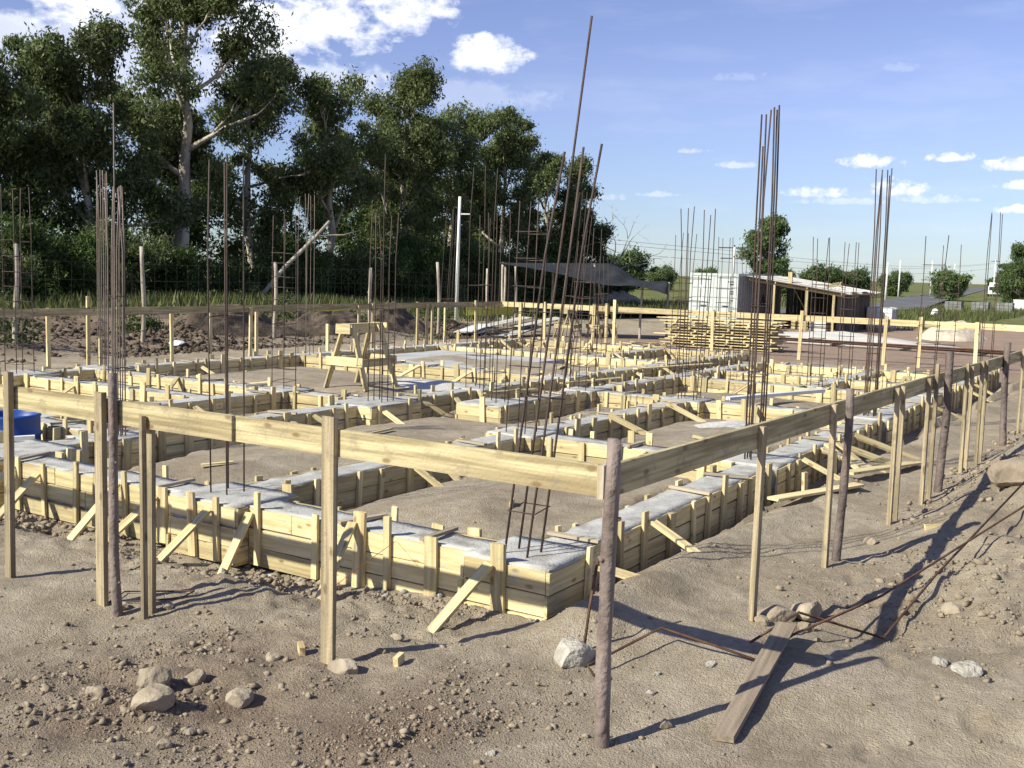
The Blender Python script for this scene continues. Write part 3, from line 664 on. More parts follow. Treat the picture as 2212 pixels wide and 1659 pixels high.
# ------------------------------------------------------------------ batter boards
def log_geo(pts, r0, r1, n=10, knots=4):
    V, F = tube_geo(pts, [r0 + (r1 - r0) * i / (len(pts) - 1) for i in range(len(pts))], n)
    V = [Vector(v) for v in V]
    k = len(pts)
    for i in range(k):
        c = Vector(pts[i])
        for j in range(n):
            v = V[i * n + j]; V[i * n + j] = c + (v - c) * random.uniform(.86, 1.1)
    return [tuple(v) for v in V], F
def log(name, parent, x, y, z0, z1, r, lean=(0, 0), mat='log', bend=.02, segs=9):
    pts = []; ph = rnd() * 6
    for i in range(segs + 1):
        f = i / segs
        pts.append((x + lean[0] * f + bend * math.sin(f * 5 + ph), y + lean[1] * f + bend * math.cos(f * 4 + ph), z0 + (z1 - z0) * f))
    V, F = log_geo(pts, r, r * .88)
    parts = [(V, F)]
    for q in range(4):   # cut branch stubs
        f = random.uniform(.2, .9); i = int(f * segs); p = Vector(pts[i]); a = rnd() * 6.28; d = Vector((math.cos(a), math.sin(a), .25))
        parts.append(tube_geo([p + d * r * .6, p + d * r * 1.28], [r * .38, r * .2], 6))
    V, F = join_geo(parts)
    return mesh_obj(name, V, F, mat, parent, True, origin=pts[0])
def post(parent, x, y, z1, w=.055, t=.035, tilt=(0, 0), mat='post_wood', facing='x'):
    g = hz(x, y)
    return piece('post', parent, (x, y, g - .25), (x + tilt[0], y + tilt[1], z1), w, t, mat, up=(0, 1, 0) if facing == 'x' else (1, 0, 0), jit=.004)
HB = 1.2675
e = empty('batter_board', (0, 0, 0), 'near batter board running across the foreground to the left', 'batter board', 'batter boards around the site')
piece('board', e, (0, .035, HB - .070), (-.004, 2.42, HB - .070), .145, .026, 'board', jit=.002)
piece('board', e, (-.026, 2.33, HB - .068), (-.010, 5.2, HB - .078), .147, .026, 'board', jit=.002)
piece('board', e, (.015, 5.1, HB - .078), (.02, 8.6, HB - .08), .147, .026, 'board', jit=.002)
piece('cleat', e, (.005, .017, HB - .15), (.005, .017, HB + .004), .05, .03, 'pine_strip', up=(1, 0, 0))
post(e, -.034, 1.60, HB + .07, .082, .034, (0, .005))
post(e, -.062, 3.45, HB + .045, .075, .036, (.0, .0))
log('post', e, -.085, 3.25, -.2, HB + .17, .031, (.0, .07))
post(e, .03, 3.10, HB - .10, .05, .03, (0, 0)); post(e, -.062, 3.05, HB - .06, .03, .03, (0, .01))
post(e, -.062, 4.42, HB + .10, .065, .036, (.0, -.02))
post(e, .06, 6.2, HB + .04, .06, .035); post(e, .06, 7.8, HB + .04, .06, .035)
e = empty('batter_board', (.1, -.02, 0), 'right batter board receding from the corner log to the right edge', 'batter board', 'batter boards around the site')
for i, (x0, x1) in enumerate(((.055, 3.42), (3.40, 6.75), (6.70, 10.5), (10.45, 14.9), (14.85, 19.4), (19.35, 24.2))):
    dy = .010 if i % 2 else 0
    piece('board', e, (x0, dy, HB - .0725 - .0042 * x0), (x1, dy, HB - .0725 - .0042 * x1), .145, .025, 'board', jit=.002)
log('post', e, -.035, -.055, -.25, 1.40, .037, (-.012, .0), bend=.012)
RP = [(1.88, 0, 0, .055), (3.31, 0, .01, .05), (5.11, 0, .0, .048), (5.32, 0, .0, .04), (6.30, 0, .0, .05), (6.62, 0, .12, .052), (8.13, 0, .05, .05), (8.40, 0, 0, .04), (9.02, 0, .03, .045), (9.30, 0, .02, .05),
      (12.1, 0, .05, .05), (12.6, 0, .02, .05), (12.95, 0, .1, .05), (15.2, 0, .05, .05), (17.0, 0, .06, .06), (18.6, 0, .05, .06), (20.8, 0, .06, .06)]
for x, _, up_, w in RP:
    post(e, x, -.032, HB - .0042 * x + up_ - .012, w, .034, (random.uniform(-.01, .03), .0), facing='y')
for x, up_, r in ((3.52, .10, .033), (6.92, .22, .042), (10.6, .17, .045), (14.85, .2, .045)):
    log('post', e, x, -.065, -.2, HB - .0042 * x + up_, r, (random.uniform(-.02, .05), 0))
HF = 1.165
e = empty('batter_board', (16, 16.4, 0), 'shaded rear batter board in front of the trees', 'batter board', 'batter boards around the site')
xs = [4.0, 8.1, 9.9, 13.6, 17.2, 20.4, 23.95]
for i in range(len(xs) - 1):
    piece('board', e, (xs[i] - .04, 16.4 + (.014 if i % 2 else -.012), HF - .075), (xs[i + 1] + .04, 16.4 + (.014 if i % 2 else -.012), HF - .075 + random.uniform(-.01, .01)), .15, .024, 'board', jit=.003)
for x, up_ in ((5.9, 0), (8.38, 0), (9.25, .22), (11.31, -.06), (12.35, -.06), (13.45, -.04), (13.75, -.04), (17.2, -.04), (17.75, .0), (19.8, .02), (20.1, -.05), (20.35, -.05), (21.1, .0), (22.5, .05)):
    post(e, x, 16.4 + random.choice((-.05, .05)), HF + up_, .075, .04, (random.uniform(-.03, .03), 0), mat='pine', facing='y')
e = empty('batter_board', (24.0, 9, 0), 'sunlit far batter board in front of the container and timber stack', 'batter board', 'batter boards around the site')
ys = [16.38, 13.2, 10.1, 7.1, 3.6, .2]
for i in range(len(ys) - 1):
    piece('board', e, (24.0 + (.014 if i % 2 else -.012), ys[i], HF - .075), (24.0 + (.014 if i % 2 else -.012), ys[i + 1] - .05, HF - .075), .15, .024, 'pine', jit=.003)
for y, up_ in ((15.7, .0), (14.8, .05), (13.15, .05), (12.7, .08), (12.45, .2), (9.4, .05), (6.95, .12), (4.78, .08), (3.92, .1), (2.6, .03), (1.2, .05)):
    post(e, 23.94, y, HF + up_, .085, .045, (0, random.uniform(-.03, .03)), mat='pine')
# leftover short posts set out near the boards
for x, y, h, lb in ((8.9, 15.6, .62, 'short square peg standing alone behind the left rear pad'), (14.9, 15.3, .75, 'short square peg left of the sawhorse'), (20.3, 15.4, .45, 'short peg near the white utility pole')):
    g = hz(x, y); o = piece('survey_peg', None, (x, y, g - .1), (x, y, g + h), .075, .045, 'pine', up=(0, 1, 0)); tag(o, lb, 'peg', 'loose survey pegs')

# ------------------------------------------------------------------ sawhorses
def sawhorse(x, y, ang, s, label, mat='pine'):
    g = hz(x, y); e = empty('sawhorse', (x, y, g), label, 'sawhorse', 'sawhorses on the site')
    ca_, sa = math.cos(ang), math.sin(ang)
    def W(a, b, c): return (x + (a * ca_ - b * sa) * s, y + (a * sa + b * ca_) * s, g + c * s)
    piece('top_beam', e, W(-.46, 0, .93), W(.46, 0, .93), .15 * s, .10 * s, mat)
    for a in (-.34, .34):
        o_ = -1 if a < 0 else 1
        for b in (-1, 1): piece('leg', e, W(a + o_ * .05, b * .40, -.02), W(a, b * .085, .98), .105 * s, .03 * s, mat, up=(ca_, sa, 0))
        piece('cap_board', e, W(a + o_ * .135, -.14, .93), W(a + o_ * .135, .14, .93), .15 * s, .026 * s, mat)
        piece('cross_brace', e, W(a + o_ * .095, -.36, .42), W(a + o_ * .095, .36, .42), .14 * s, .028 * s, mat)
    for b in (-1, 1): piece('side_brace', e, W(-.36, b * .30, .40), W(.36, b * .30, .40), .12 * s, .028 * s, mat)
    return e
sawhorse(8.98, 9.15, R(3), 1.0, 'pale wooden sawhorse standing inside the foundation at centre left')
sawhorse(29.0, 16.9, R(10), 1.0, 'left sawhorse of the pair under the shade cloth', 'board')
sawhorse(30.2, 16.2, R(-20), 1.0, 'right sawhorse of the pair under the shade cloth', 'board')

# ------------------------------------------------------------------ foreground things
def stone(x, y, s, label, mat='stone', name='stone', cat='stone', group='loose stones on the dirt', flat=.65, sink=.55):
    bm = bmesh.new(); bmesh.ops.create_icosphere(bm, subdivisions=3, radius=1)
    ph = [Vector((random.gauss(0, 1), random.gauss(0, 1), random.gauss(0, 1))).normalized() for _ in range(12)]
    cut = [random.uniform(.50, .85) for _ in ph]
    for v in bm.verts:
        co = v.co.copy()
        for n, c in zip(ph, cut):
            d = co.dot(n)
            if d > c: co -= n * (d - c) * .92
        v.co = co * (1 + .03 * math.sin(co.x * 9 + x) * math.cos(co.y * 8))
    ax = (random.uniform(.9, 1.25), random.uniform(.75, 1.05), flat)
    an = rnd() * 3.14
    for v in bm.verts:
        v.co = Vector((v.co.x * ax[0], v.co.y * ax[1], v.co.z * ax[2])) * s
        v.co = Matrix.Rotation(an, 3, 'Z') @ v.co
    me = bpy.data.meshes.new(name); bm.to_mesh(me); bm.free(); me.materials.append(MATS[mat])
    o = bpy.data.objects.new(name, me); C.objects.link(o); o.location = (x, y, hz(x, y) + s * flat * (1 - sink * 1.2))
    return tag(o, label, cat, group)
for a in ((-.76, 2.12, .105, 'upper of the two big stones in the left foreground'), (-.95, 1.84, .115, 'lower and bigger of the two stones in the left foreground'),
          (-.56, 2.02, .07, 'reddish upright stone right of the two big ones'), (-.62, 1.66, .085, 'flat stone half buried right of the big pair'), (-.05, 1.46, .085, 'rounded stone just below the nearest square post'),
          (-.10, 1.95, .05, 'small lump left of the chip below the nearest square post'), (-1.17, 1.54, .04, 'small stone below the big pair'), (-.99, 1.58, .04, 'small dark stone under the big pair'),
          (-1.02, 2.2, .045, 'small stone left of the big pair'), (-.03, 3.30, .05, 'small stone touching the wire loop at left'), (.12, 3.05, .045, 'small stone at the right end of the wire loop'),
          (.48, 1.55, .045, 'stone lying in the post shadow line'), (2.05, -.12, .12, 'pale angular stone at the foot of the second right post'), (2.26, -.24, .13, 'big flat stone right of the pale angular one'),
          (2.0, -.32, .07, 'smaller stone in front of the pale angular one'), (1.85, -.10, .06, 'low stone left of the pale angular one'),
          (2.72, -.99, .08, 'round stone by itself at right'), (.27, -.22, .045, 'small stone left of the loose plank'), (4.3, -.1, .06, 'stone at the foot of the paired right posts'),
          (3.9, -1.6, .07, 'stone near the right frame edge')):
    stone(*a)
for a in ((1.70, -1.27, .085, 'white crumbling stone at lower right, right one of two'), (1.72, -1.13, .06, 'flat white flake at lower right, left one of two'), (.83, .09, .03, 'white pebble right of the corner log'),
          (.61, .02, .03, 'white pebble below the bent rod'), (-.44, .28, .028, 'white pebble in the bottom foreground'), (1.05, -.12, .04, 'white pebble left of the loose plank top'), (1.45, -.62, .03, 'small pale stone right of the plank')):
    stone(*a, mat='white_stone', flat=.5)
stone(6.3, -.85, .30, 'boulder sized dirt lump at the right edge', 'clod', 'earth_lump', 'earth lump', None, .6, .45)
o = stone(.78, .55, .15, 'small mound of set mortar holding the upright rusty rod', 'white_stone', 'mortar_mound', 'mortar', None, .62, .5)
gz = hz(.9, .56)
tag(tube('steel_rod', None, [(.88, .56, gz - .02), (.92, .555, gz + .22), (.985, .545, gz + .50)], .0085, 'rust', 7), 'short rusty rod standing in the mortar mound', 'rod')
# loose plank resting on rods
def ground_pts(pts, lift=.012): return [(x, y, hz(x, y) + lift + dz) for x, y, dz in pts]
o = piece('loose_plank', None, (.27, -.50, hz(.27, -.5) + .02), (1.60, -.335, hz(1.6, -.33) + .10), .105, .03, 'old_wood', up=(.1, 1, 0), jit=.006); tag(o, 'grey loose plank lying at the bottom right', 'plank')
tag(tube('bent_rod', None, ground_pts([(1.32, -.23, .05), (1.92, -.30, .11), (2.12, -.74, .02), (3.2, -.80, .03), (6.0, -1.0, .10)]), .008, 'rust', 7), 'long bent rusty rod running to the right edge, its near end hooked', 'rod')
tag(tube('bent_rod', None, ground_pts([(1.50, -.38, .06), (2.6, -.60, .07), (4.9, -1.1, .20), (6.2, -1.35, .20)]), .008, 'rust', 7), 'straighter rusty rod crossing the hooked one', 'rod')
tag(tube('bent_rod', None, ground_pts([(.60, .34, .0), (.64, .40, .05), (1.17, .235, .09), (1.16, -.10, .05), (1.20, -.33, .0)]), .0075, 'rust', 7), 'bent rusty rod behind the corner log', 'rod')
tag(tube('wire_loop', None, ground_pts([(-.04, 3.43, 0), (.15, 3.51, .01), (.38, 3.12, .01), (.24, 3.08, 0), (-.02, 3.40, .0)], .008), .005, 'rust', 6), 'flat rusty stirrup loop lying at the left log post', 'wire loop')
for x, y, l, an, lb in ((0.0, 1.82, .09, .9, 'small wood chip left of the nearest square post'), (.10, 1.25, .07, .2, 'small wood wedge below the post shadow'), (4.72, -.40, .26, -.9, 'bright offcut of timber at right in the rough dirt'), (3.2, 2.55, .10, .4, 'offcut on the dirt in the nearest cell')):
    g = hz(x, y); tag(piece('wood_offcut', None, (x, y, g + .025), (x + l * math.cos(an), y + l * math.sin(an), g + .035), .05, .03, 'pine', up=(0, 0, 1)), lb, 'offcut', 'loose wood offcuts')
# leaning boards and planks dropped along the right beam
for x0, y0, x1, y1, dz0, dz1, w, lb in ((5.0, .95, 6.3, .55, .08, .02, .12, 'bright plank lying in the trench beside the tall bundle'), (6.6, .75, 8.3, .45, .03, .03, .13, 'pale board lying flat beyond the paired posts')):
    tag(piece('loose_board', None, (x0, y0, hz(x0, y0) + dz0 + .02), (x1, y1, hz(x1, y1) + dz1 + .02), w, .025, 'pine', up=(.2, 1, 0)), lb, 'board', 'loose boards beside the right beam')
for x, lb in ((6.9, 'wide upright board propped in the trench at right'), (5.9, 'shorter upright board near the tall bundle')):
    yb = warp(x, 1.33) - .48; tag(piece('prop_board', None, (x, yb, hz(x, yb) - .1), (x + .02, yb + .02, .36 if x > 6.5 else .28), .11, .028, 'pine', up=(1, 0, 0)), lb, 'board', 'boards propped in the trench')
for x, d, lb in ((7.35, .62, 'steep diagonal brace behind the wide upright board'), (7.9, .72, 'diagonal brace two boards beyond the upright one'), (8.7, .7, 'far diagonal brace along the right trench')):
    ys_ = warp(x, 1.33) - .22; tag(piece('diagonal_brace', None, (x + .25, ys_ - d, hz(x + .25, ys_ - d) - .02), (x, ys_, .29), .10, .028, 'pine', up=(1, 0, .3)), lb, 'brace', 'braces along the right trench')
for x, lb in ((7.7, 'diagonal brace on the shaded long beam, nearer one'), (9.4, 'diagonal brace on the shaded long beam, farther one')):
    tag(piece('diagonal_brace', None, (x + .18, 3.52, hz(x + .18, 3.52) - .02), (x, 4.02, .37), .085, .028, 'pine', up=(1, 0, .3)), lb, 'brace', 'braces inside the cells')
for x0, y0, x1, y1, z, lb in ((15.6, 15.3, 17.2, 14.4, .05, 'pale plank on the ground behind the poured slab'), (8.7, 6.6, 9.6, 6.25, TOP + .05, 'board laid across beams by the wire coil'), (10.8, 6.5, 12.3, 6.2, TOP + .045, 'board laid across beams at the centre'), (14.2, 6.9, 16.5, 6.3, TOP + .045, 'long board laid across beams before the stack')):
    z0 = z if z > .2 else hz(x0, y0) + z
    tag(piece('loose_board', None, (x0, y0, z0), (x1, y1, z0 + .01), .12, .025, 'pine', up=(0, 1, 0)), lb, 'board', 'loose boards lying on the beams')
tag(piece('white_beam', None, (12.9, 2.95, TOP + .06), (10.9, 3.75, TOP + .03), .05, .13, 'white_paint', up=(0, 0, 1)), 'white painted timber laid across the right cells', 'timber')
# coil of tie wire
wp = []
for i in range(120):
    a = i * .52; r = .16 + .03 * math.sin(i * .37); wp.append((8.18 + r * math.cos(a), 6.06 + r * math.sin(a), TOP + .95 + .07 * math.sin(i * .13) + .02 * rnd()))
tag(tube('wire_coil', None, wp, .004, 'dark_steel', 5), 'tangled coil of tie wire hung on the centre cage', 'wire coil')
# blue drum
e = empty('plastic_drum', (2.45, 8.35, hz(2.45, 8.35)), 'cut-down blue drum at the left edge behind the near board', 'drum')
g = hz(2.45, 8.35); V = []; F = []; prof = [(.0, 0), (.285, 0), (.295, .03), (.29, .20), (.305, .22), (.305, .24), (.29, .26), (.29, .40), (.30, .42), (.28, .44), (.27, .42), (.26, .30), (0, .28)]
n = 32
for r, z in prof:
    for j in range(n): V.append((2.45 + r * math.cos(6.2832 * j / n), 8.35 + r * math.sin(6.2832 * j / n), g + z))
for i in range(len(prof) - 1):
    for j in range(n): F.append((i * n + j, i * n + (j + 1) % n, (i + 1) * n + (j + 1) % n, (i + 1) * n + j))
mesh_obj('shell', V, F, 'blue_plastic', e, True, origin=(2.45, 8.35, g))
box('label_patch', e, 2.17 - .02, 2.17, 8.12, 8.36, g + .02, g + .20, 'white_plastic')
tag(piece('white_board', None, (2.05, 7.95, hz(2.05, 7.95) + .14), (2.35, 7.78, hz(2.35, 7.78) + .14), .28, .02, 'white_plastic'), 'small white panel leaning at the blue drum', 'panel')
rs0 = random.Random(77)
for x, y, lb in ((3.0, 5.6, 'on the dirt behind the front pad bars'), (4.6, 2.6, 'in the middle of the nearest cell'), (7.6, 2.4, 'in the cell beside the tall bundle'), (8.6, 5.0, 'in front of the wire coil pad'), (5.0, 5.7, 'right behind the near batter board'), (8.4, 10.6, 'behind the sawhorse legs'), (10.6, 9.2, 'right of the sawhorse'),
                 (4.4, 8.2, 'near the blue drum'), (12.2, 2.6, 'beyond the second tall bundle'), (12.3, 4.8, 'in the middle right cell'), (14.2, 8.6, 'far behind the leaning bars'), (17.0, 4.6, 'in the last cell at right'), (9.4, 12.2, 'before the rear beam'), (18.4, 11.0, 'in the farthest cell')):
    g = hz(x, y); a = rs0.uniform(0, 3.1); l = rs0.uniform(.15, .6)
    tag(piece('wood_scrap', None, (x, y, g + .02), (x + l * math.cos(a), y + l * math.sin(a), hz(x + l * math.cos(a), y + l * math.sin(a)) + .03), rs0.uniform(.03, .1), .022, 'pine', up=(math.sin(a), -math.cos(a), .1)), 'small pale wood scrap ' + lb, 'wood scrap', 'wood scraps between the forms')
# mason's line
tag(tube('string_line', None, [(-.05, 1.57, .43), (.5, 1.9, .34), (1.47, 2.35, .27)], .0022, 'twine', 4), 'thin red string from the nearest square post to the form', 'string')
# crumpled white plastic
for x, y, s, lb in ((1.05, 6.35, .10, 'crumpled white plastic by the left form'), (13.6, 19.0, .28, 'white plastic litter behind the rear board')):
    o = stone(x, y, s, lb, 'white_plastic', 'plastic_sheet', 'litter', 'white plastic litter', .4, .3)

# ------------------------------------------------------------------ loose dirt and clods (one mass)
def clods(name, n, sampler, mat, seed, label):
    rs = np.random.RandomState(seed)
    ico = np.array([(1, 0, 0), (-1, 0, 0), (0, 1, 0), (0, -1, 0), (0, 0, 1), (0, 0, -1), (.75, .75, .5), (-.75, -.7, .4)])
    tri = np.array([(0, 6, 4), (6, 2, 4), (0, 2, 6), (2, 1, 4), (1, 7, 4), (7, 3, 4), (1, 3, 7), (3, 0, 4), (2, 0, 5), (1, 2, 5), (3, 1, 5), (0, 3, 5)])
    x, y, s = sampler(rs, n); n = len(x)
    z = hsurf(x, y)
    V = ico[None] * rs.uniform(.55, 1.35, (n, 8, 1)) * rs.uniform(.7, 1.25, (n, 1, 3)) * s[:, None, None]
    a = rs.uniform(0, 6.28, n); ca_, sa = np.cos(a)[:, None], np.sin(a)[:, None]; b = rs.uniform(-.6, .6, n); cb, sb = np.cos(b)[:, None], np.sin(b)[:, None]
    Y1 = V[..., 1] * cb - V[..., 2] * sb; Z1 = V[..., 1] * sb + V[..., 2] * cb
    X = V[..., 0] * ca_ - Y1 * sa; Y = V[..., 0] * sa + Y1 * ca_
    V = np.stack([X + x[:, None], Y + y[:, None], Z1 * .85 + (z + s * .2)[:, None]], -1).reshape(-1, 3)
    F = (tri[None] + 8 * np.arange(n)[:, None, None]).reshape(-1, 3)
    o = np_mesh(name, V, F, mat); o['kind'] = 'stuff'; tag(o, label, 'dirt')
    return o
def samp_near(rs, n):
    x = rs.uniform(-2.2, 7, n * 6); y = rs.uniform(-2.6, 6.5, n * 6)
    d = np.hypot(x - CAM.x, y - CAM.y)
    w = np.full(len(x), .10)
    w += 1.0 * np.exp(-(((x + .65) / 1.0) ** 2 + ((y - 2.15) / 1.1) ** 2)) + .9 * np.exp(-(((x + .5) / .8) ** 2 + ((y - .75) / .55) ** 2))
    w += .8 * sst(.5, .8, x) * sst(1.45, 1.2, x) * sst(1.2, 1.6, y) + .55 * sst(.0, -.8, y) * sst(1.5, 3, x)
    w *= .12 + 2.2 * np.clip(vnoise(x * 1.6, y * 1.6, 91) * 1.3 + vnoise(x * 5, y * 5, 93) * .9 - .95, 0, 1)
    fd = form_dist(x, y); w[(fd < .06)] = 0; w[(fd < .5) & (x > 1.5) & (y > 1.2)] *= .5
    w[(x > 1.8) & (y > 1.6)] *= .22
    w *= np.clip(6.0 / d, .4, 1.2)
    k = rs.uniform(0, 1, len(x)) < w * .28; x = x[k][:n]; y = y[k][:n]
    s = .0030 / np.clip(rs.uniform(0, 1, len(x)), .006, 1) ** .5
    return x, y, np.clip(s, .0030, .020) * (1 + .6 * np.exp(-(((x + .7) / .7) ** 2 + ((y - 2.0) / .7) ** 2)))
clods('dirt_clods', 75000, samp_near, 'clod', 3, 'crumbly brown dirt clods scattered over the foreground')
def samp_mortar(rs, n):
    x = rs.uniform(.9, 14, n); y = rs.uniform(.6, 9, n); fd = form_dist(x, y)
    k = (fd > .03) & (fd < .03 + .30 * rs.uniform(0, 1, n) ** 2) & (rs.uniform(0, 1, n) < np.clip(vnoise(x * 1.3, y * 1.3, 99) * 2.4 - 1.0, 0, 1)); x = x[k]; y = y[k]
    return x, y, np.clip(.006 / np.clip(rs.uniform(0, 1, len(x)), .01, 1) ** .5, .005, .035)
clods('mortar_crumbs', 40000, samp_mortar, 'concrete', 15, 'grey crumbs of spilled mortar along the forms')
def samp_rough(rs, n):
    x = np.concatenate([rs.uniform(2.5, 16, n), rs.uniform(.75, 1.45, n // 4)]); y = np.concatenate([rs.uniform(-4, .1, n), rs.uniform(1.5, 6.8, n // 4)])
    k = rs.uniform(0, 1, len(x)) < np.clip(vnoise(x * .9, y * .9, 95) * 1.8 - .6, 0.03, 1); x = x[k]; y = y[k]
    return x, y, np.clip(.008 / np.clip(rs.uniform(0, 1, len(x)), .008, 1) ** .5, .006, .040)
clods('dirt_clods', 17000, samp_rough, 'clod', 5, 'rough dirt lumps along the right side and the front form')
def samp_bank(rs, n):
    x = rs.uniform(3, 27, n); y = rs.uniform(17.8, 23.5, n)
    k = rs.uniform(0, 1, n) < np.clip(vnoise(x * .5, y * .5, 97) * 2 - .7, .03, 1); x = x[k]; y = y[k]
    return x, y, np.clip(.022 / np.clip(rs.uniform(0, 1, len(x)), .03, 1) ** .5, .015, .085)
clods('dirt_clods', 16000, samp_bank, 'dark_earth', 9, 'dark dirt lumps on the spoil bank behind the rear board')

# ------------------------------------------------------------------ timber stack, piles, container, shed
e = empty('timber_stack', (26.6, 10.0, 0), 'stack of cleated form panels in front of the container', 'timber stack')
g = hz(26.8, 10)
for lay in range(11):
    z = g + .05 + lay * .083
    off = random.uniform(-.12, .12); y0 = 8.45 + random.uniform(-.05, .15); y1 = 12.2 + random.uniform(-.35, .25)
    for xx in (26.55, 26.95, 27.4):
        piece('plank', e, (xx + random.uniform(-.05, .05), y0 + off, z), (xx + random.uniform(-.05, .05), y1 + off * .5, z + random.uniform(-.01, .01)), .16, .024, 'pine', up=(1, 0, 0))
    if lay < 10:
        for c in range(6):
            yc = y0 + .2 + c * .6 + random.uniform(-.12, .12)
            piece('cleat', e, (26.46, yc, z + .0415), (27.5, yc, z + .0415), .07, .057, 'pine', up=(0, 1, 0))
e = empty('timber_pile', (26.0, 11.9, 0), 'scraps of plank on the ground left of the timber stack', 'timber pile')
for i in range(9):
    x = 25.2 + rnd() * .8; y = 10.9 + rnd() * 1.2; a = random.uniform(1.2, 1.9); L = random.uniform(.5, 1.2); g = hz(x, y) + .02 + i * .012
    piece('plank', e, (x, y, g), (x + L * math.cos(a), y + L * math.sin(a), g + .02), .09, .024, 'pine', up=(1, 0, 0))
e = empty('rebar_pile', (33.3, 7.5, hz(33.3, 7.5)), 'long bundle of rusty bars lying beyond the far board', 'rebar pile')
for i in range(26):
    dx = random.gauss(0, .16); dz = abs(random.gauss(0, .05)); y0 = 12.2 + random.uniform(-.6, .6); y1 = 2.4 + random.uniform(-.8, .8)
    g0 = hz(34.4, y0); g1 = hz(32.2, y1)
    tube('bar', e, [(34.5 + dx, y0, g0 + .10 + dz), (33.4 + dx, (y0 + y1) / 2, (g0 + g1) / 2 + .10 + dz), (32.1 + dx * 1.2, y1, g1 + .10 + dz)], .014, 'rust', 5)
for yy in (11.5, 9.0, 6.5, 4.0): piece('bearer', e, (32.2 + (yy - 2.4) * .22, yy, hz(33.3, yy) + .03), (33.6 + (yy - 2.4) * .22, yy, hz(33.3, yy) + .03), .07, .07, 'board')
def pile(name, cx, cy, rx, ry, h, mat, label, cat, seed, ang=0, rough=.3):
    n = 60; u, v = np.meshgrid(np.linspace(-1.25, 1.25, n + 1), np.linspace(-1.25, 1.25, n + 1), indexing='ij')
    X = cx + u * rx * math.cos(ang) - v * ry * math.sin(ang); Y = cy + u * rx * math.sin(ang) + v * ry * math.cos(ang)
    r = np.hypot(u, v) + .45 * fbm(u * 1.3 + seed, v * 1.3, seed, 4)
    z = h * np.clip(1 - r ** 1.5, 0, 1) * (1 + rough * 1.6 * fbm(u * 2.5, v * 2.5, seed + 3, 3)) + rough * .35 * h * np.clip(1 - r, 0, .4) * fbm(u * 9, v * 9, seed + 5, 2) * 2
    Z = hsurf(X, Y) - np.where(r < 1, .02, .1) + z
    I = np.arange((n + 1) ** 2).reshape(n + 1, n + 1); F = np.stack([I[:-1, :-1], I[1:, :-1], I[1:, 1:], I[:-1, 1:]], -1).reshape(-1, 4)
    o = np_mesh(name, np.stack([X, Y, Z], -1).reshape(-1, 3), F, mat, None, rough < .5); return tag(o, label, cat, 'heaps of loose material')
pile('sand_heap', 46.0, 7.3, 2.6, 1.35, .80, 'sand', 'pale sand heap behind the far board at right', 'sand heap', 101)
pile('gravel_heap', 37.2, 9.6, 2.0, 5.0, .42, 'gravel', 'low whitish gravel strip in front of the shed', 'gravel', 105, R(-12))
pile('gravel_heap', 10.2, 8.6, .9, 1.3, .06, 'gravel', 'thin grey gravel spread behind the sawhorse bundle', 'gravel', 109)
pile('gravel_heap', 9.3, 3.0, .8, .7, .05, 'gravel', 'grey gravel spread in the cell beside the right beam', 'gravel', 111)
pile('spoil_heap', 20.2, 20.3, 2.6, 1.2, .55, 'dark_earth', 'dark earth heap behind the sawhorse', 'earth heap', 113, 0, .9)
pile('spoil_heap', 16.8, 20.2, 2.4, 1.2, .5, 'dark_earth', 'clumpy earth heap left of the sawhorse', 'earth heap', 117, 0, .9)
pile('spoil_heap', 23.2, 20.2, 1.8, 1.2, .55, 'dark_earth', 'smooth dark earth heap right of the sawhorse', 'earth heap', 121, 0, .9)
pile('spoil_heap', 60, 33, 5, 3, 1.6, 'clod', 'far brown heap glimpsed between the trunks', 'earth heap', 123)
# container
g = -.32
e = empty('shipping_container', (44.2, 16.6, g), 'white shipping container with grey shaded side', 'container')
x0, x1, y0, y1, h = 44.2, 50.25, 16.6, 19.03, 2.6
V = []; F = []
def corr(pa, pb, z0, z1, nrm_, pitch=.28, dep=.04):
    pa = Vector(pa); pb = Vector(pb); L = (pb - pa).length; d = (pb - pa) / L; nv = Vector(nrm_); P = []; s = 0
    while s < L:
        for f, o_ in ((0, 0), (.35, 0), (.5, -dep), (.85, -dep)):
            if s + f * pitch <= L: P.append(pa + d * (s + f * pitch) + nv * o_)
        s += pitch
    P.append(pb); V = []; F = []
    for p in P: V += [(p.x, p.y, z0), (p.x, p.y, z1)]
    for i in range(len(P) - 1): F.append((2 * i, 2 * i + 2, 2 * i + 3, 2 * i + 1))
    return V, F
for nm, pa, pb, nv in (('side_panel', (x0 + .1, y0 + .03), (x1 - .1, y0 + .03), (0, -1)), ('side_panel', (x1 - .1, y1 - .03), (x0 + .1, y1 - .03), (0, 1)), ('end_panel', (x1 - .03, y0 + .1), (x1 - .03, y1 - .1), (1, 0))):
    v, f = corr((pa[0], pa[1], 0), (pb[0], pb[1], 0), g + .15, g + h - .1, (nv[0], nv[1], 0)); mesh_obj(nm, v, f, 'container_white_shaded', e, origin=(pa[0], pa[1], g))
box('roof_panel', e, x0 + .05, x1 - .05, y0 + .05, y1 - .05, g + h - .06, g + h - .02, 'container_white'); box('floor_panel', e, x0 + .05, x1 - .05, y0 + .05, y1 - .05, g + .1, g + .16, 'dark_steel')
for xx in (x0, x1 - .12):
    for yy in (y0, y1 - .12): box('corner_post', e, xx, xx + .12, yy, yy + .12, g, g + h, 'container_white')
for yy in (y0 + .002, y1 - .102):
    box('rail', e, x0 + .12, x1 - .12, yy, yy + .1, g + h - .12, g + h - .002, 'container_white'); box('rail', e, x0 + .12, x1 - .12, yy, yy + .1, g + .02, g + .15, 'container_white')
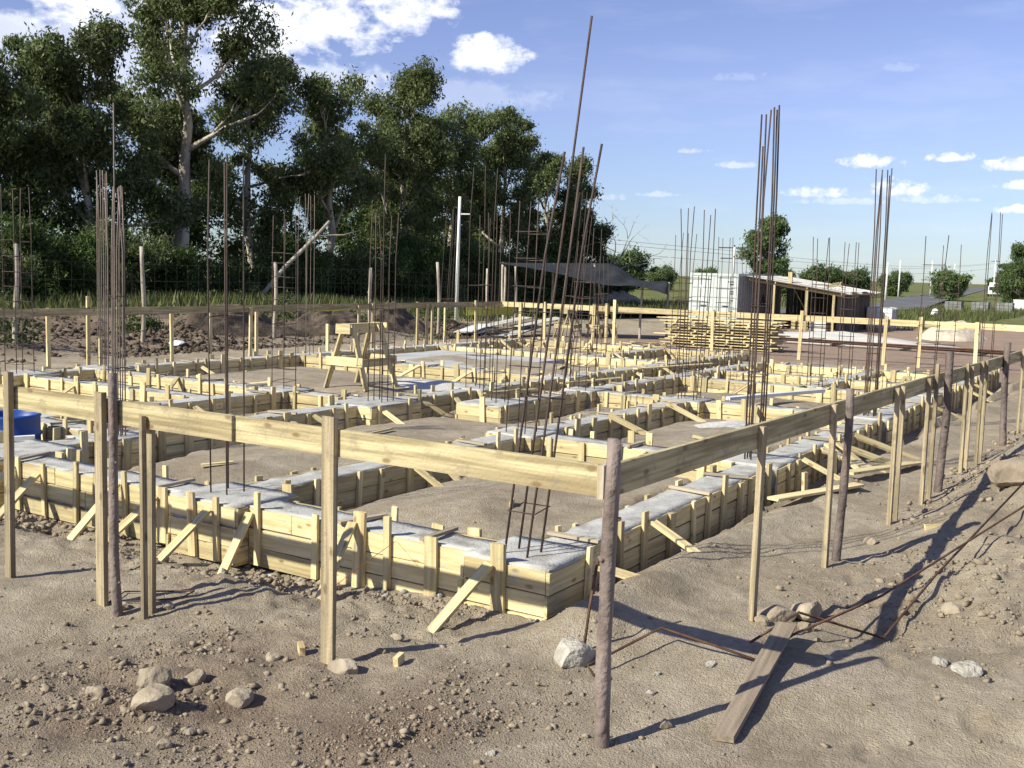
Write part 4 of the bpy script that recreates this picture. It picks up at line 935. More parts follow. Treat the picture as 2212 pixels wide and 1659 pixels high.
for zz in (g + .03, g + h - .13): box('rail', e, x0 + .002, x0 + .1, y0 + .12, y1 - .12, zz, zz + .12, 'container_white')
ym = (y0 + y1) / 2
for a, b in ((y0 + .13, ym - .008), (ym + .008, y1 - .13)):
    d = box('door', e, x0 + .03, x0 + .07, a, b, g + .16, g + h - .14, 'container_white')
    for zz in (.55, 1.0, 1.45, 1.9): box('door_rib', d, x0 + .015, x0 + .029, a + .03, b - .03, g + zz, g + zz + .035, 'container_white_shaded')
    for yy in (a + .28, b - .28): tube('lock_rod', d, [(x0 - .015, yy, g + .14), (x0 - .015, yy, g + h - .13)], .018, 'container_white', 8)
    box('handle', d, x0 - .04, x0 - .02, a + .3, a + .62, g + 1.05, g + 1.09, 'dark_steel')
    for zz in (.35, 1.3, 2.2):
        yy = a if a < ym - .2 else b
        box('hinge', d, x0 + .005, x0 + .03, (a - .05) if a < ym - .2 else b - .04, (a + .04) if a < ym - .2 else b + .05, g + zz, g + zz + .09, 'white_plastic')
# stencilled marks on the doors and the side
for i in range(6):
    box('marking', e, x0 + .022, x0 + .0295, y0 + .22, y0 + .22 + (.30, .22, .16, .16, .14, .14)[i], g + (2.18, 2.06, 1.72, 1.62, 1.3, .78)[i], g + (2.18, 2.06, 1.72, 1.62, 1.3, .78)[i] + .055, 'dark_steel')
def letters(txt, parent, loc, size, rot, mat):
    cu_ = bpy.data.curves.new('lettering', 'FONT'); cu_.body = txt; cu_.size = size; cu_.extrude = .006; cu_.space_character = 1.25
    t = bpy.data.objects.new('lettering_src', cu_); C.objects.link(t); bpy.context.view_layer.update()
    me = bpy.data.meshes.new_from_object(t.evaluated_get(bpy.context.evaluated_depsgraph_get())); bpy.data.objects.remove(t)
    me.materials.clear(); me.materials.append(MATS[mat]); o = bpy.data.objects.new('lettering', me); link(o, parent)
    o.location = Vector(loc) - wloc(parent); o.rotation_euler = rot; return o
letters('CAS', e, (x0 + 2.35, y0 + .018, g + .95), 1.0, (R(90), 0, 0), 'navy')
tri_ = mesh_obj('placard', [(x0 + .021, ym + .62, g + .52), (x0 + .021, ym + .44, g + .84), (x0 + .021, ym + .80, g + .84)], [(0, 2, 1)], 'white_plastic', e, origin=(x0, ym, g))
for zc in (1.95, 1.35): mesh_obj('placard', [(x0 + .021, ym + .62 + .1 * math.cos(k), g + zc + .1 * math.sin(k)) for k in np.linspace(0, 6.28, 17)[:-1]], [tuple(range(15, -1, -1))], 'white_plastic', e, origin=(x0, ym, g))
# lean-to shed
e = empty('lean_to_shed', (46, 14.4, g), 'dark lean-to shed with tin roof beside the container', 'shed')
sx0, sx1, sy0, sy1 = 45.3, 51.3, 12.3, 16.58
def roofz(y): return g + 1.86 + (y - sy0) / (sy1 - sy0) * .60
n = int((sx1 - sx0 + .6) / .9)
for i in range(n):
    a = sx0 - .35 + i * .95; b = a + .99; V = []; F = []; m = 12; dz = random.uniform(-.02, .03) + (i % 2) * .012; ov = random.uniform(-.15, .15)
    for k in range(m + 1):
        xx = a + (b - a) * k / m; rz = .018 * math.cos(k * math.pi)
        for yy in (sy0 - .4 + ov, (sy0 + sy1) / 2, sy1 - .05): V.append((xx, yy, roofz(yy) + .05 + dz + rz + (.03 * math.sin(xx * 3) if yy < sy1 - 1 else 0)))
    for k in range(m):
        for r in range(2): q = k * 3 + r; F.append((q, q + 3, q + 4, q + 1))
    mesh_obj('roof_sheet', V, F, 'tin', e, origin=(a, sy0, g))
for yy in (sy0 - .3, sy0 + 1.3, sy0 + 2.8): piece('purlin', e, (sx0 - .3, yy, roofz(yy) - .02), (sx1, yy, roofz(yy) - .02), .09, .05, 'board')
for i, xx in enumerate((sx0, sx0 + 2.2)): piece('rafter', e, (xx, sy0 - .35, roofz(sy0 - .35) - .11), (xx, sy1 - .1, roofz(sy1 - .1) - .11), .1, .05, 'board')
for yy, w in ((15.2, .09), (13.65, .12), (12.4, .1)): piece('post', e, (sx0 - .08, yy, g - .2), (sx0 - .08, yy, roofz(yy) - .13), w, .09, 'board', up=(0, 1, 0))
nb = 22
for i in range(nb): # boarded back wall
    a = sy0 + (sy1 - sy0) * i / nb; b = a + (sy1 - sy0) / nb - .012
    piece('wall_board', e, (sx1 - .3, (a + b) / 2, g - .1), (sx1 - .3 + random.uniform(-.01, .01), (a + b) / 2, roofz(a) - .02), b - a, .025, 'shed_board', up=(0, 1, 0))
for i in range(26): # boarded outer side
    a = sx0 + .1 + (sx1 - sx0 - .5) * i / 26; b = a + (sx1 - sx0 - .5) / 26 - .01
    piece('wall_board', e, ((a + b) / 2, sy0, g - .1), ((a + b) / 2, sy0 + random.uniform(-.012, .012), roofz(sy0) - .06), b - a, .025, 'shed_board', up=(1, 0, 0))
for i in range(4): piece('ridge_scrap', e, (46 + i * 1.2, 13.0 + .5 * (i % 2), roofz(13.2) + .10), (46.4 + i * 1.2, 12.6 + .3 * i, roofz(13.2) + .2 + .12 * (i % 2)), .08, .05, 'board')
piece('roof_post', e, (45.9, 14.7, roofz(14.7) + .03), (45.9, 14.7, roofz(14.7) + .55), .18, .12, 'board', up=(0, 1, 0))
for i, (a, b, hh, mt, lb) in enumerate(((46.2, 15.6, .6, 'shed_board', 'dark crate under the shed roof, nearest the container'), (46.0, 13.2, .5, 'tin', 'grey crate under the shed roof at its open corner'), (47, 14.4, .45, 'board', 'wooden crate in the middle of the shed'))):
    c_ = empty('crate', (a, b, hz(a, b)), lb, 'crate', 'crates in the shed'); gg = hz(a, b)
    for k in range(3): box('slat', c_, a - .35, a + .35, b - .4, b + .4, gg + .02 + k * hh / 3, gg + (k + .86) * hh / 3, mt)
# shade cloth on poles
e = empty('shade_canopy', (36, 18, -.2), 'black shade cloth sagging between poles left of the container', 'canopy')
def px(az_, dist, z): return Vector((CAM.x + dist * math.cos(R(az_)), CAM.y + dist * math.sin(R(az_)), z))
azs = (33.6, 31.0, 28.5, 27.5, 26.3, 24.8)
ctrl = [[px(a, 41.0, z) for a, z in zip(azs, (2.40, 2.44, 2.48, 2.42, 1.90, 1.90))],
        [px(a, 39.3, z) for a, z in zip(azs, (2.37, 2.24, 2.02, 1.90, 1.76, 1.66))],
        [px(a, 37.8, z) for a, z in zip(azs, (2.36, 2.12, 1.76, 1.70, 1.70, 1.45))]]
V = []; F = []; NU, NV = 28, 14
def cr4(p0, p1, p2, p3, t): return .5 * ((2 * p1) + (p2 - p0) * t + (2 * p0 - 5 * p1 + 4 * p2 - p3) * t * t + (3 * p1 - p0 - 3 * p2 + p3) * t ** 3)
def crow(r, u):
    u = min(u * 5, 4.9999); i = int(u); t = u - i; q = [r[max(0, min(5, i + k))] for k in (-1, 0, 1, 2)]; return cr4(*q, t)
for a in range(NU + 1):
    col3 = [crow(ctrl[k], a / NU) for k in range(3)]
    for b in range(NV + 1):
        t = b / NV * 2; i = min(1, int(t)); f = t - i
        p = col3[i].lerp(col3[i + 1], f); p.z += .06 * math.sin(a * 1.1 + b * .4) * (1 - abs(t - 1)); V.append(tuple(p))
for a in range(NU):
    for b in range(NV): q = a * (NV + 1) + b; F.append((q, q + NV + 1, q + NV + 2, q + 1))
o = mesh_obj('cloth', V, F, 'mesh_black', e, True); sm = o.modifiers.new('thickness', 'SOLIDIFY'); sm.thickness = .012
for az_, d_, z_, ln in ((33.35, 40, 2.4, .05), (30.9, 40.6, 2.42, .1), (28.5, 40.9, 2.46, -.1), (27.6, 40.9, 2.42, -.75), (26.2, 39.2, 1.75, .1), (24.8, 40.6, 1.86, .05)):
    p = px(az_, d_, 0); log('pole', e, p.x, p.y, hz(p.x, p.y) - .1, z_, .045, (ln, -ln * .6), 'greylog', .03)
# pile of sheets left of it
e = empty('sheet_pile', (28, 18.2, 0), 'pile of grey tin sheets on the ground under the shade cloth', 'sheet pile')
for i in range(7):
    x = 27 + rnd() * 2.4; y = 17.9 + rnd() * .8; a = random.uniform(-.5, .4); g = hz(x, y) + .08 + .05 * i
    piece('sheet', e, (x - 1.0 * math.cos(a), y - 1.0 * math.sin(a), g), (x + 1.0 * math.cos(a), y + 1.0 * math.sin(a), g + random.uniform(.02, .35)), .5, .012, 'tin', up=(0, 1, 0))
e = empty('sheet_pile', (24.6, 18.4, 0), 'white sheets lying left of the leaning bars beyond the rear corner', 'sheet pile')
for i in range(4):
    x = 25.4 + rnd() * 1.2; y = 18.6 + rnd() * .5; g = hz(x, y) + .06 + .04 * i
    piece('sheet', e, (x - .9, y - .2, g), (x + .9, y + .3, g + .15), .6, .012, 'white_paint', up=(0, 1, 0))
# water tote in its cage
tx, ty, g = 50.6, 11.6, -.3
e = empty('water_tote', (tx, ty, g), 'white caged water tote right of the shed', 'tank')
box('pallet', e, tx - .5, tx + .5, ty - .6, ty + .6, g, g + .14, 'board'); box('bottle', e, tx - .47, tx + .47, ty - .57, ty + .57, g + .15, g + 1.12, 'white_plastic')
for i in range(6):
    yy = ty - .59 + i * 1.18 / 5; tube('cage_bar', e, [(tx - .5, yy, g + .14), (tx - .5, yy, g + 1.14)], .014, 'tin', 5); xx = tx - .49 + i * .98 / 5; tube('cage_bar', e, [(xx, ty - .6, g + .14), (xx, ty - .6, g + 1.14)], .014, 'tin', 5)
for i in range(5):
    z = g + .2 + i * .235; tube('cage_bar', e, [(tx - .505, ty - .605, z), (tx + .5, ty - .605, z), (tx + .5, ty + .6, z), (tx - .505, ty + .6, z)], .014, 'tin', 5, closed=True, smooth=False)
# far truck, white box, block stacks, rolls
e = empty('parked_truck', (188.0, 28.3, 0), 'white van with green side parked far right by the road', 'vehicle'); g = hz(188.0, 28.3)
V, F = join_geo([box_geo(187.2, 191.4, 27.2, 29.2, g + .45, g + 2.3)]); mesh_obj('body', V, F, 'white_paint', e, origin=(189.0, 28.2, g))
box('cab', e, 186.0, 187.18, 27.25, 29.15, g + .45, g + 1.7, 'white_plastic'); box('windscreen', e, 185.97, 185.995, 27.4, 29.0, g + 1.05, g + 1.6, 'glass_dark'); box('side_window', e, 186.2, 186.9, 27.235, 27.248, g + 1.05, g + 1.55, 'glass_dark')
box('green_band', e, 187.4, 191.2, 27.17, 27.195, g + 1.55, g + 2.2, 'green_paint')
for xx in (186.6, 190.4):
    for yy in (27.2, 29.2): tube('wheel', e, [(xx, yy - .1, g + .36), (xx, yy + .1, g + .36)], .36, 'dark_steel', 16)
e = empty('site_box', (106, 12.6, 0), 'small white box hut near the parked van', 'box'); g = hz(106, 12.6)
box('wall', e, 105.4, 106.6, 11.8, 13.6, g + .1, g + .95, 'white_paint'); box('lid', e, 105.35, 106.65, 11.75, 13.65, g + .952, g + 1.02, 'white_plastic')
for i, (x, y, lb) in enumerate(((92, 16.2, 'grey pallet of concrete blocks by the road, left one'), (93, 14.3, 'grey pallet of concrete blocks by the road, middle one'), (94, 12.6, 'grey pallet of concrete blocks by the road, right one'))):
    g = hz(x, y); e = empty('block_pallet', (x, y, g), lb, 'pallet', 'pallets of blocks by the road'); box('pallet', e, x - .6, x + .6, y - .7, y + .7, g, g + .14, 'board')
    for k in range(3):
        for q in range(4): box('block', e, x - .55, x + .55, y - .66 + q * .33, y - .66 + q * .33 + .30, g + .15 + k * .25, g + .15 + k * .25 + .23, 'block_grey')
o = stone(78, 14.8, .34, 'white round tank lying in the grass by the road', 'white_plastic', 'white_tank', 'tank', None, .9, .1)
# yellow tape
def tape(pts, w, label):
    V = []; F = []
    for i, p in enumerate(pts):
        tw = .03 * math.sin(i * 1.3); V += [(p[0], p[1] + tw, p[2]), (p[0], p[1] - tw, p[2] - w)]
        if i: F.append((2 * i - 2, 2 * i - 1, 2 * i + 1, 2 * i))
    o = mesh_obj('caution_tape', V, F, 'tape', None); o.modifiers.new('thickness', 'SOLIDIFY').thickness = .004; tag(o, label, 'tape', 'yellow tape on the back fence')
tape([(17.0 + i * .55, 18.95, 1.0 - .10 * math.sin(i / 7 * 3.14) + .02 * (i % 2)) for i in range(8)], .08, 'yellow tape sagging behind the rear board left of the sawhorse')
tape([(26.6 + i * .4, 19.6, .82 + .03 * math.sin(i * 1.7)) for i in range(9)], .30, 'yellow tape strip right of the white utility pole')

# ------------------------------------------------------------------ wire fence with log posts
e = empty('wire_fence', (18, 19.2, 0), 'wire fence on crooked log posts behind the rear board', 'fence')
FP = [(6.5, 19.4), (9.7, 19.5), (12.95, 19.5), (17.0, 19.1), (21.2, 19.3), (24.4, 19.1), (28.3, 19.9), (31.0, 21.0), (35, 23)]
for i, (x, y) in enumerate(FP):
    log('post', e, x, y, hz(x, y) - .3, 2.25 + random.uniform(-.2, .2), .055, (random.uniform(-.25, .05), 0), 'greylog', .05)
for zz in (.35, .75, 1.15, 1.55, 1.95):
    tube('wire', e, [(x, y - .06, zz + hz(x, y) * .5) for x, y in FP], .003, 'dark_steel', 4)
nv = []
for i in range(len(FP) - 1):
    (xa, ya), (xb, yb) = FP[i], FP[i + 1]; m = int(math.hypot(xb - xa, yb - ya) / .3)
    for k in range(m):
        f = k / m; x = xa + (xb - xa) * f; y = ya + (yb - ya) * f - .06; z = hz(x, y) * .5; nv.append(tube_geo([(x, y, z + .3), (x, y, z + 1.97)], .0016, 3, caps=False))
V, F = join_geo(nv); mo = mesh_obj('wire_netting', V, F, 'dark_steel', e); mo['kind'] = 'stuff'

# ------------------------------------------------------------------ utility poles
def upole(x, y, h, r, arms, label, mat='pole_concrete', g=None):
    g = hz(x, y) if g is None else g
    e = empty('utility_pole', (x, y, g), label, 'utility pole', 'utility poles'); tube('pole', e, [(x, y, g - .2), (x + .05, y - .03, g + h)], [r, r * .72], mat, 10)
    for z, L, an in arms:
        d = Vector((math.cos(an), math.sin(an), 0)) * L / 2; p = Vector((x + .05, y - .03, g + z)); a = piece('crossarm', e, p - d, p + d, .09, .08, 'dark_steel')
        for f in (-.95, -.5, .5, .95): q = p + d * f; tube('insulator', a, [q + Vector((0, 0, .045)) , q + Vector((0, 0, .2))], .045, 'dark_steel', 6)
    return e
wp_ = upole(31.4, 23.5, 5.0, .08, [], 'white concrete utility pole in front of the trees', 'pole_concrete')
pw = Vector((31.46, 23.45, 3.6)); piece('bracket', wp_, pw + Vector((.0, -.02, .72)), pw + Vector((.16, -.36, .72)), .05, .05, 'pole_concrete')
upole(79.5, 30.8, 4.6, .13, [(4.45, 2.6, R(100)), (3.6, 2.2, R(100))], 'pole with double crossarms above the container')
for x, y, h, lb in ((120, 28.8, 4.2, 'leaning white fence pole by the road, first'), (150, 34.6, 5.0, 'white pole by the road, second from the shed'), (165, 33.6, 5.2, 'white pole just left of the round tree'), (175, 32.4, 5.0, 'pale pole right of the round tree'), (190, 29.0, 6.0, 'thin far pole behind the van'), (185, 25.2, 5.5, 'thin pole left of the right edge tree')):
    upole(x, y, h, .12, [(h - .25, 1.4, R(100))] if h > 5.4 else [], lb, 'pole_concrete')
e = empty('power_line', (60, 40, 0), 'thin power lines sagging toward the crossarm pole', 'wire')
for dz, dx in ((0, 0), (-.25, .9), (-.9, .4)):
    a = Vector((40, 52, 8.2 + dz)); b = Vector((79.5, 30.8 + dx, 4.2 + dz)); c_ = Vector((190, 29 + dx, 5.6 + dz))
    tube('cable', e, [a.lerp(b, f) - Vector((0, 0, .8 * math.sin(f * 3.14))) for f in np.linspace(0, 1, 12)], .012, 'dark_steel', 4)
    tube('cable', e, [b.lerp(c_, f) - Vector((0, 0, .9 * math.sin(f * 3.14))) for f in np.linspace(0, 1, 12)], .012, 'dark_steel', 4)

# ------------------------------------------------------------------ trees
def leaves_geo(centres, radii, per, rs, size, droop=.5, squash=.75):
    n = per * len(centres)
    c = np.repeat(np.array(centres), per, 0); r = np.repeat(np.array(radii), per)
    d = rs.normal(0, 1, (n, 3)); d /= np.linalg.norm(d, axis=1)[:, None]
    rr = r * rs.uniform(.25, 1.0, n) ** .6; rr = np.where(rs.uniform(0, 1, n) < .16, rr * 1.55, rr); lump = 1 + .35 * np.sin(d[:, 0] * 5 + c[:, 0] * 3) * np.cos(d[:, 2] * 4 + c[:, 1] * 2)
    p = c + d * (rr * lump)[:, None] * np.array([1, 1, squash])
    ax = rs.normal(0, 1, (n, 3)); ax[:, 2] -= droop * 2; ax /= np.linalg.norm(ax, axis=1)[:, None]
    nr = np.cross(ax, rs.normal(0, 1, (n, 3))); nr /= np.linalg.norm(nr, axis=1)[:, None] + 1e-9
    L = (size * rs.uniform(.45, 1.45, n))[:, None]; W = L * rs.uniform(.28, .45, n)[:, None]
    V = np.stack([p - ax * L * .5, p + nr * W * .5, p + ax * L * .5, p - nr * W * .5], 1).reshape(-1, 3)
    F = np.arange(4 * n).reshape(n, 4)
    return V, F
def make_tree(name, loc, H, spread, seed, label, cat='tree', group=None, leaf='euc_leaf', trunk_r=.22, clumps=60, per=330, size=.20, base=.28, forks=6, lean=(0, 0), crown_r=.80, fill=.45, low=.2, squash=.85):
    rs = np.random.RandomState(seed); x0, y0 = loc; g = hz(x0, y0)
    e = empty(name, (x0, y0, g), label, cat, group)
    parts = []; tips = []
    def limb(p, d, L, r, depth):
        pts = [p]; rad = [r]; dd = d.copy(); k = 5
        for i in range(k):
            dd = (dd + Vector(rs.normal(0, .16, 3)) + Vector((0, 0, .06))).normalized(); pts.append(pts[-1] + dd * L / k); rad.append(r * (1 - .72 * (i + 1) / k))
        parts.append(tube_geo(pts, rad, 7 if depth < 2 else 5))
        if depth >= 2 or L < 1.0: tips.append((pts[-1], L)); tips.append((pts[-3], L)); return
        for i in range(3 if depth else 4):
            j = rs.randint(2, k + 1); a = rs.uniform(0, 6.28); sp = rs.uniform(.45, .85)
            nd = (dd * (1 - sp * .35) + Vector((math.cos(a) * sp, math.sin(a) * sp, rs.uniform(.0, .5)))).normalized()
            limb(pts[j], nd, L * rs.uniform(.42, .62), rad[j] * .72, depth + 1)
        if depth: tips.append((pts[-1], L))
        else: limb(pts[-1], dd, L * .4, rad[-1], 2)
    tp = [Vector((x0, y0, g - .3))]; tr = [trunk_r * 1.35]; k = 9
    for i in range(1, k + 1):
        f = i / k; tp.append(Vector((x0 + lean[0] * f ** 1.4 + rs.normal(0, .12), y0 + lean[1] * f ** 1.4 + rs.normal(0, .12), g + H * .86 * f))); tr.append(trunk_r * (1.1 - .95 * f))
    parts.append(tube_geo(tp, tr, 9))
    for i in range(forks):
        f = base + (.92 - base) * (i + rs.uniform(0, .7)) / forks; j = min(k - 1, int(f * k)); p = tp[j].lerp(tp[j + 1], f * k - j)
        a = i * 2.4 + rs.uniform(-.5, .5); up_ = rs.uniform(.55, 1.3); d = Vector((math.cos(a), math.sin(a), up_)).normalized()
        limb(p, d, spread * rs.uniform(.7, 1.1) * (1.15 - .55 * f), tr[j] * .55, 0)
    tips.append((tp[-1], 2)); tips.append((tp[-2], 2))
    V, F = join_geo(parts); mesh_obj('trunk', V, F, 'bark', e, True, origin=(x0, y0, g))
    rs.shuffle(tips); cs = []; rr = []
    for i in range(int(clumps * fill)):   # foliage masses hugging the stem
        f = rs.uniform(low, 1.0); prof = math.sin(min(1, (f - low * .6) / (1 - low * .6)) * 2.6 + .3) ** .8 if f < 1 else .3
        a = rs.uniform(0, 6.28); q = rs.uniform(.15, 1) ** .5 * spread * .62 * max(.25, prof); j = min(k - 1, int(f * k * .999)); c_ = tp[j].lerp(tp[j + 1], f * k - j)
        cs.append((c_.x + math.cos(a) * q, c_.y + math.sin(a) * q, c_.z + rs.normal(0, .3))); rr.append(crown_r * rs.uniform(.5, 1.0))
    for t, L in tips[:clumps]:
        cs.append(tuple(t + Vector(rs.normal(0, .18, 3)))); rr.append(crown_r * rs.uniform(.55, 1.2) * (.8 if L < 1 else 1))
    V, F = leaves_geo(cs, rr, per, rs, size, .5, squash)
    keep = np.ones(len(F), bool)
    o = np_mesh('crown', V, F, leaf, e)
    return e
def copy_tree(e, loc, rz, s, label, group=None):
    r = e.copy(); C.objects.link(r); r.location = (loc[0], loc[1], hz(*loc)); r.rotation_euler = (0, 0, rz); r.scale = (s, s, s); r['label'] = label
    if group: r['group'] = group
    for ch in e.children:
        c = ch.copy(); C.objects.link(c); c.parent = r
    return r
TG = 'eucalyptus row behind the site'
TREES = [
 ((18.4, 36.6), 9.8, 3.4, 11, 'dark eucalyptus cut by the left frame edge', dict(base=.2, clumps=80)),
 ((22.8, 35.2), 10.9, 3.0, 12, 'full eucalyptus with a blunt top, second from the left', dict(base=.18, clumps=90)),
 ((27.2, 34.8), 15.6, 4.3, 13, 'tallest eucalyptus with pale forked trunk and open top', dict(base=.3, clumps=130, trunk_r=.34, forks=10, fill=.35, low=.3)),
 ((31.8, 35.6), 12.4, 3.2, 14, 'eucalyptus right of the tallest one with wispy side twigs', dict(base=.25, clumps=80, fill=.4)),
 ((36.0, 34.6), 12.2, 3.0, 15, 'thin see-through eucalyptus above the slanting trunk', dict(base=.3, clumps=70, crown_r=.75, per=230, fill=.35, low=.4)),
 ((42.4, 35.0), 13.6, 3.7, 16, 'tall eucalyptus with a rounded top just left of the utility pole', dict(base=.2, clumps=110, forks=9)),
 ((47.6, 35.6), 12.7, 3.6, 17, 'dense eucalyptus behind the white utility pole', dict(base=.18, clumps=90)),
 ((52.6, 35.4), 12.0, 3.6, 18, 'broad eucalyptus right of the utility pole', dict(base=.16, clumps=90)),
 ((57.4, 35.2), 10.8, 3.4, 19, 'lower rounded eucalyptus near the end of the row', dict(base=.14, clumps=80)),
 ((60.6, 34.4), 8.4, 2.4, 20, 'last small eucalyptus of the row behind the leaning bars', dict(base=.15, clumps=60))]
built = []
for loc, H, sp, sd, lb, kw in TREES:
    built.append(make_tree('eucalyptus_tree', loc, H, sp, sd, lb, group=TG, **kw))
e = empty('slanting_trunk', (27.2, 31.2, hz(27.2, 31.2)), 'pale slanting bare trunk leaning right among the trees', 'tree trunk')
pz = hz(27.2, 31.2); V, F = log_geo([(27.2, 31.2, pz - .2), (27.9, 30.6, pz + .6), (28.5, 30.1, pz + 1.6), (29.4, 29.2, pz + 2.9), (29.8, 28.9, pz + 3.5)], .11, .06); mesh_obj('trunk', V, F, 'bark', e, True, origin=(27.2, 31.2, pz))
mesh_obj('branch', *tube_geo([(29.4, 29.2, pz + 2.9), (30.3, 28.6, pz + 2.95), (31.0, 28.2, pz + 3.2)], [.05, .035, .015], 6), 'bark', e, True, origin=(29.4, 29.2, pz + 2.9))
BG = 'trees standing behind the eucalyptus row'
for i, (loc, j, rz, s, lb) in enumerate((((20.5, 42), 1, 1.2, .85, 'second-row tree at the far left'), ((25, 41.5), 6, 2.2, .8, 'second-row tree left of the tallest trunk'), ((33, 42), 7, .4, .8, 'second-row tree right of the tallest trunk'), ((38.5, 39.5), 6, 3.0, .62, 'second-row tree filling the gap by the thin tree'), ((45.5, 42), 7, 4.0, .85, 'second-row tree behind the rounded top'), ((51, 41.5), 6, 5.0, .8, 'second-row tree behind the utility pole'), ((57, 41), 8, 1.0, .85, 'second-row tree near the row end'), ((16.5, 40), 7, 2.0, .95, 'second-row tree outside the left edge'))):
    copy_tree(built[j], loc, rz, s, lb, BG)
# undergrowth shrubs below the row
SG = 'shrubs below the eucalyptus row'
shr = [make_tree('shrub', (19 + i * .01, 30.0), 3.0, 1.5, 60 + i, 'x', 'shrub', SG, leaf='bush_leaf' if i != 1 else 'euc_leaf', trunk_r=.05, clumps=30, per=300, size=.17, base=.1, forks=6, crown_r=.75, fill=.8, low=.08) for i in range(3)]
spots = [(13.6, 31, 1.1), (15.6, 29.8, .8), (17.5, 31.5, 1.2), (19.6, 31, .9), (21.5, 31.8, 1.25), (23.6, 31.2, .9), (25.2, 32, .8), (27.6, 31.0, .4), (29.6, 32, .6), (31.5, 31.5, 1.0), (35.5, 32, 1.15), (37.6, 31.5, .95), (39.5, 32.2, 1.3), (41.6, 31.4, 1.0), (43.8, 32, 1.3), (46, 31.5, 1.1), (48.5, 32.3, 1.35), (51, 31.7, 1.2), (53.5, 32.5, 1.4), (56, 32, 1.2), (58.5, 32.3, 1.3), (60.8, 32, 1.0), (63, 32.6, .9)]
spots = [(x, y, s * .72) for x, y, s in spots]
sites = ['at the left frame edge', 'left of the ladder cage bars', 'between the first two trunks', 'under the second tree', 'behind the grey bundle', 'right of the grey bundle', 'at the foot of the tallest tree', 'in front of the pale forked trunk', 'right of the pale forked trunk', 'behind the front pad bars', 'left of the slanting trunk', 'under the slanting trunk', 'behind the sawhorse', 'right of the sawhorse', 'left of the wide pad bars', 'behind the wide pad bars', 'left of the white pole', 'behind the white pole', 'right of the white pole', 'left of the shade cloth', 'behind the shade cloth rope', 'behind the leaning bars', 'at the end of the tree row']
for i, ((x, y, s), st) in enumerate(zip(spots, sites)):
    lb = 'leafy green shrub ' + st
    if i < 3:
        o = shr[i]; o.location = (x, y, hz(x, y)); o.scale = (s, s, s); o.rotation_euler = (0, 0, i); o['label'] = lb
    else: copy_tree(shr[i % 3], (x, y), i * 1.7, s, lb, SG)
def thicket(x0, x1, y0, y1, h, n, mat, seed, label):
    rs = np.random.RandomState(seed); m = n // 260; cs = []; rr = []
    for i in range(m):
        x = rs.uniform(x0, x1); y = rs.uniform(y0, y1); z = hz(x, y) + rs.uniform(.1, 1) ** 1.3 * h * (.5 + float(vnoise(np.array([x * .35]), np.array([y * .35]), 141)[0])); cs.append((x, y, z)); rr.append(rs.uniform(.6, 1.2))
    V, F = leaves_geo(cs, rr, 260, rs, .22, .3, .9); o = np_mesh('thicket', V, F, mat); o['kind'] = 'stuff'; tag(o, label, 'undergrowth')
thicket(12, 66, 37, 41, 4.6, 90000, 'bush_leaf', 51, 'dark undergrowth filling the space behind the tree row')
thicket(12, 64, 32.5, 35.5, 1.6, 36000, 'bush_leaf', 53, 'low green undergrowth at the feet of the trees')
# far trees
FG = 'far trees along the horizon'
ft = make_tree('field_tree', (129.6, 65.5), 4.6, 2.6, 80, 'low bushy tree far behind the shade cloth', 'tree', FG, leaf='far_leaf', trunk_r=.18, clumps=60, per=200, size=.42, base=.1, forks=8, crown_r=1.1, squash=.9, fill=1.2, low=.12)
tall = make_tree('field_tree', (108.6, 38.6), 9.4, 2.6, 81, 'tall ragged tree rising behind the tallest bundle', 'tree', FG, leaf='far_leaf', trunk_r=.2, clumps=60, per=170, size=.36, base=.15, forks=9, crown_r=.8, fill=.8, low=.1)
for i, (x, y, s, lb) in enumerate(((124, 58, .85, 'second low tree behind the shade cloth'), (128, 53.5, .95, 'low tree above the container left corner'), (128, 47, .8, 'low tree behind the crossarm pole'), (119, 40.5, 1.0, 'rounded tree right of the tall ragged one'), (128, 38.6, 1.15, 'wide rounded tree above the shed roof'), (132, 35.4, 1.05, 'tree above the dark end of the shed'), (152, 36.0, .95, 'tree left of the leaning fence pole'), (140, 26.2, 1.15, 'solitary round dark tree by the road'), (170, 31.0, .8, 'small far tree left of the round one'), (185, 26, .9, 'far tree behind the van'), (200, 30, 1.0, 'far dark tree at the road end'), (133, 62, 1.0, 'leftmost of the low far trees'), (210, 60, 1.2, 'pale far tree on the horizon left of the container'), (215, 50, 1.2, 'pale far tree on the horizon above the container'), (150, 19.5, .7, 'low tree left of the right edge tree'))):
    copy_tree(ft, (x, y), i * 1.3, s * .68, lb, FG).location.z -= .3 * s
for x, y, s, rz, lb in ((124.5, 15.6, .78, 2.0, 'ragged tree cut by the right frame edge'), (128, 17.6, .55, .6, 'smaller tree beside the right edge tree')):
    copy_tree(tall, (x, y), rz, s, lb, FG)
# bare twig tree
e = empty('bare_tree', (57.2, 31.4, hz(57.2, 31.4)), 'bare forked twigs right of the leaning bars', 'tree'); parts = []; rs = np.random.RandomState(5)
def twig(p, d, L, r, k):
    q = p + d * L; m = p.lerp(q, .5) + Vector(rs.normal(0, .06 * L, 3)); parts.append(tube_geo([p, m, q], [r, r * .8, r * .55], 5))
    if k < 5:
        for _ in range(2 if k else 3): twig(q, (d + Vector(rs.normal(0, .45, 3))).normalized(), L * rs.uniform(.6, .85), r * .6, k + 1)
bz = hz(57.2, 31.4); twig(Vector((57.2, 31.4, bz - .1)), Vector((.35, -.3, .85)), 2.4, .09, 0); V, F = join_geo(parts); mesh_obj('trunk', V, F, 'bark', e, True, origin=(57.2, 31.4, bz))

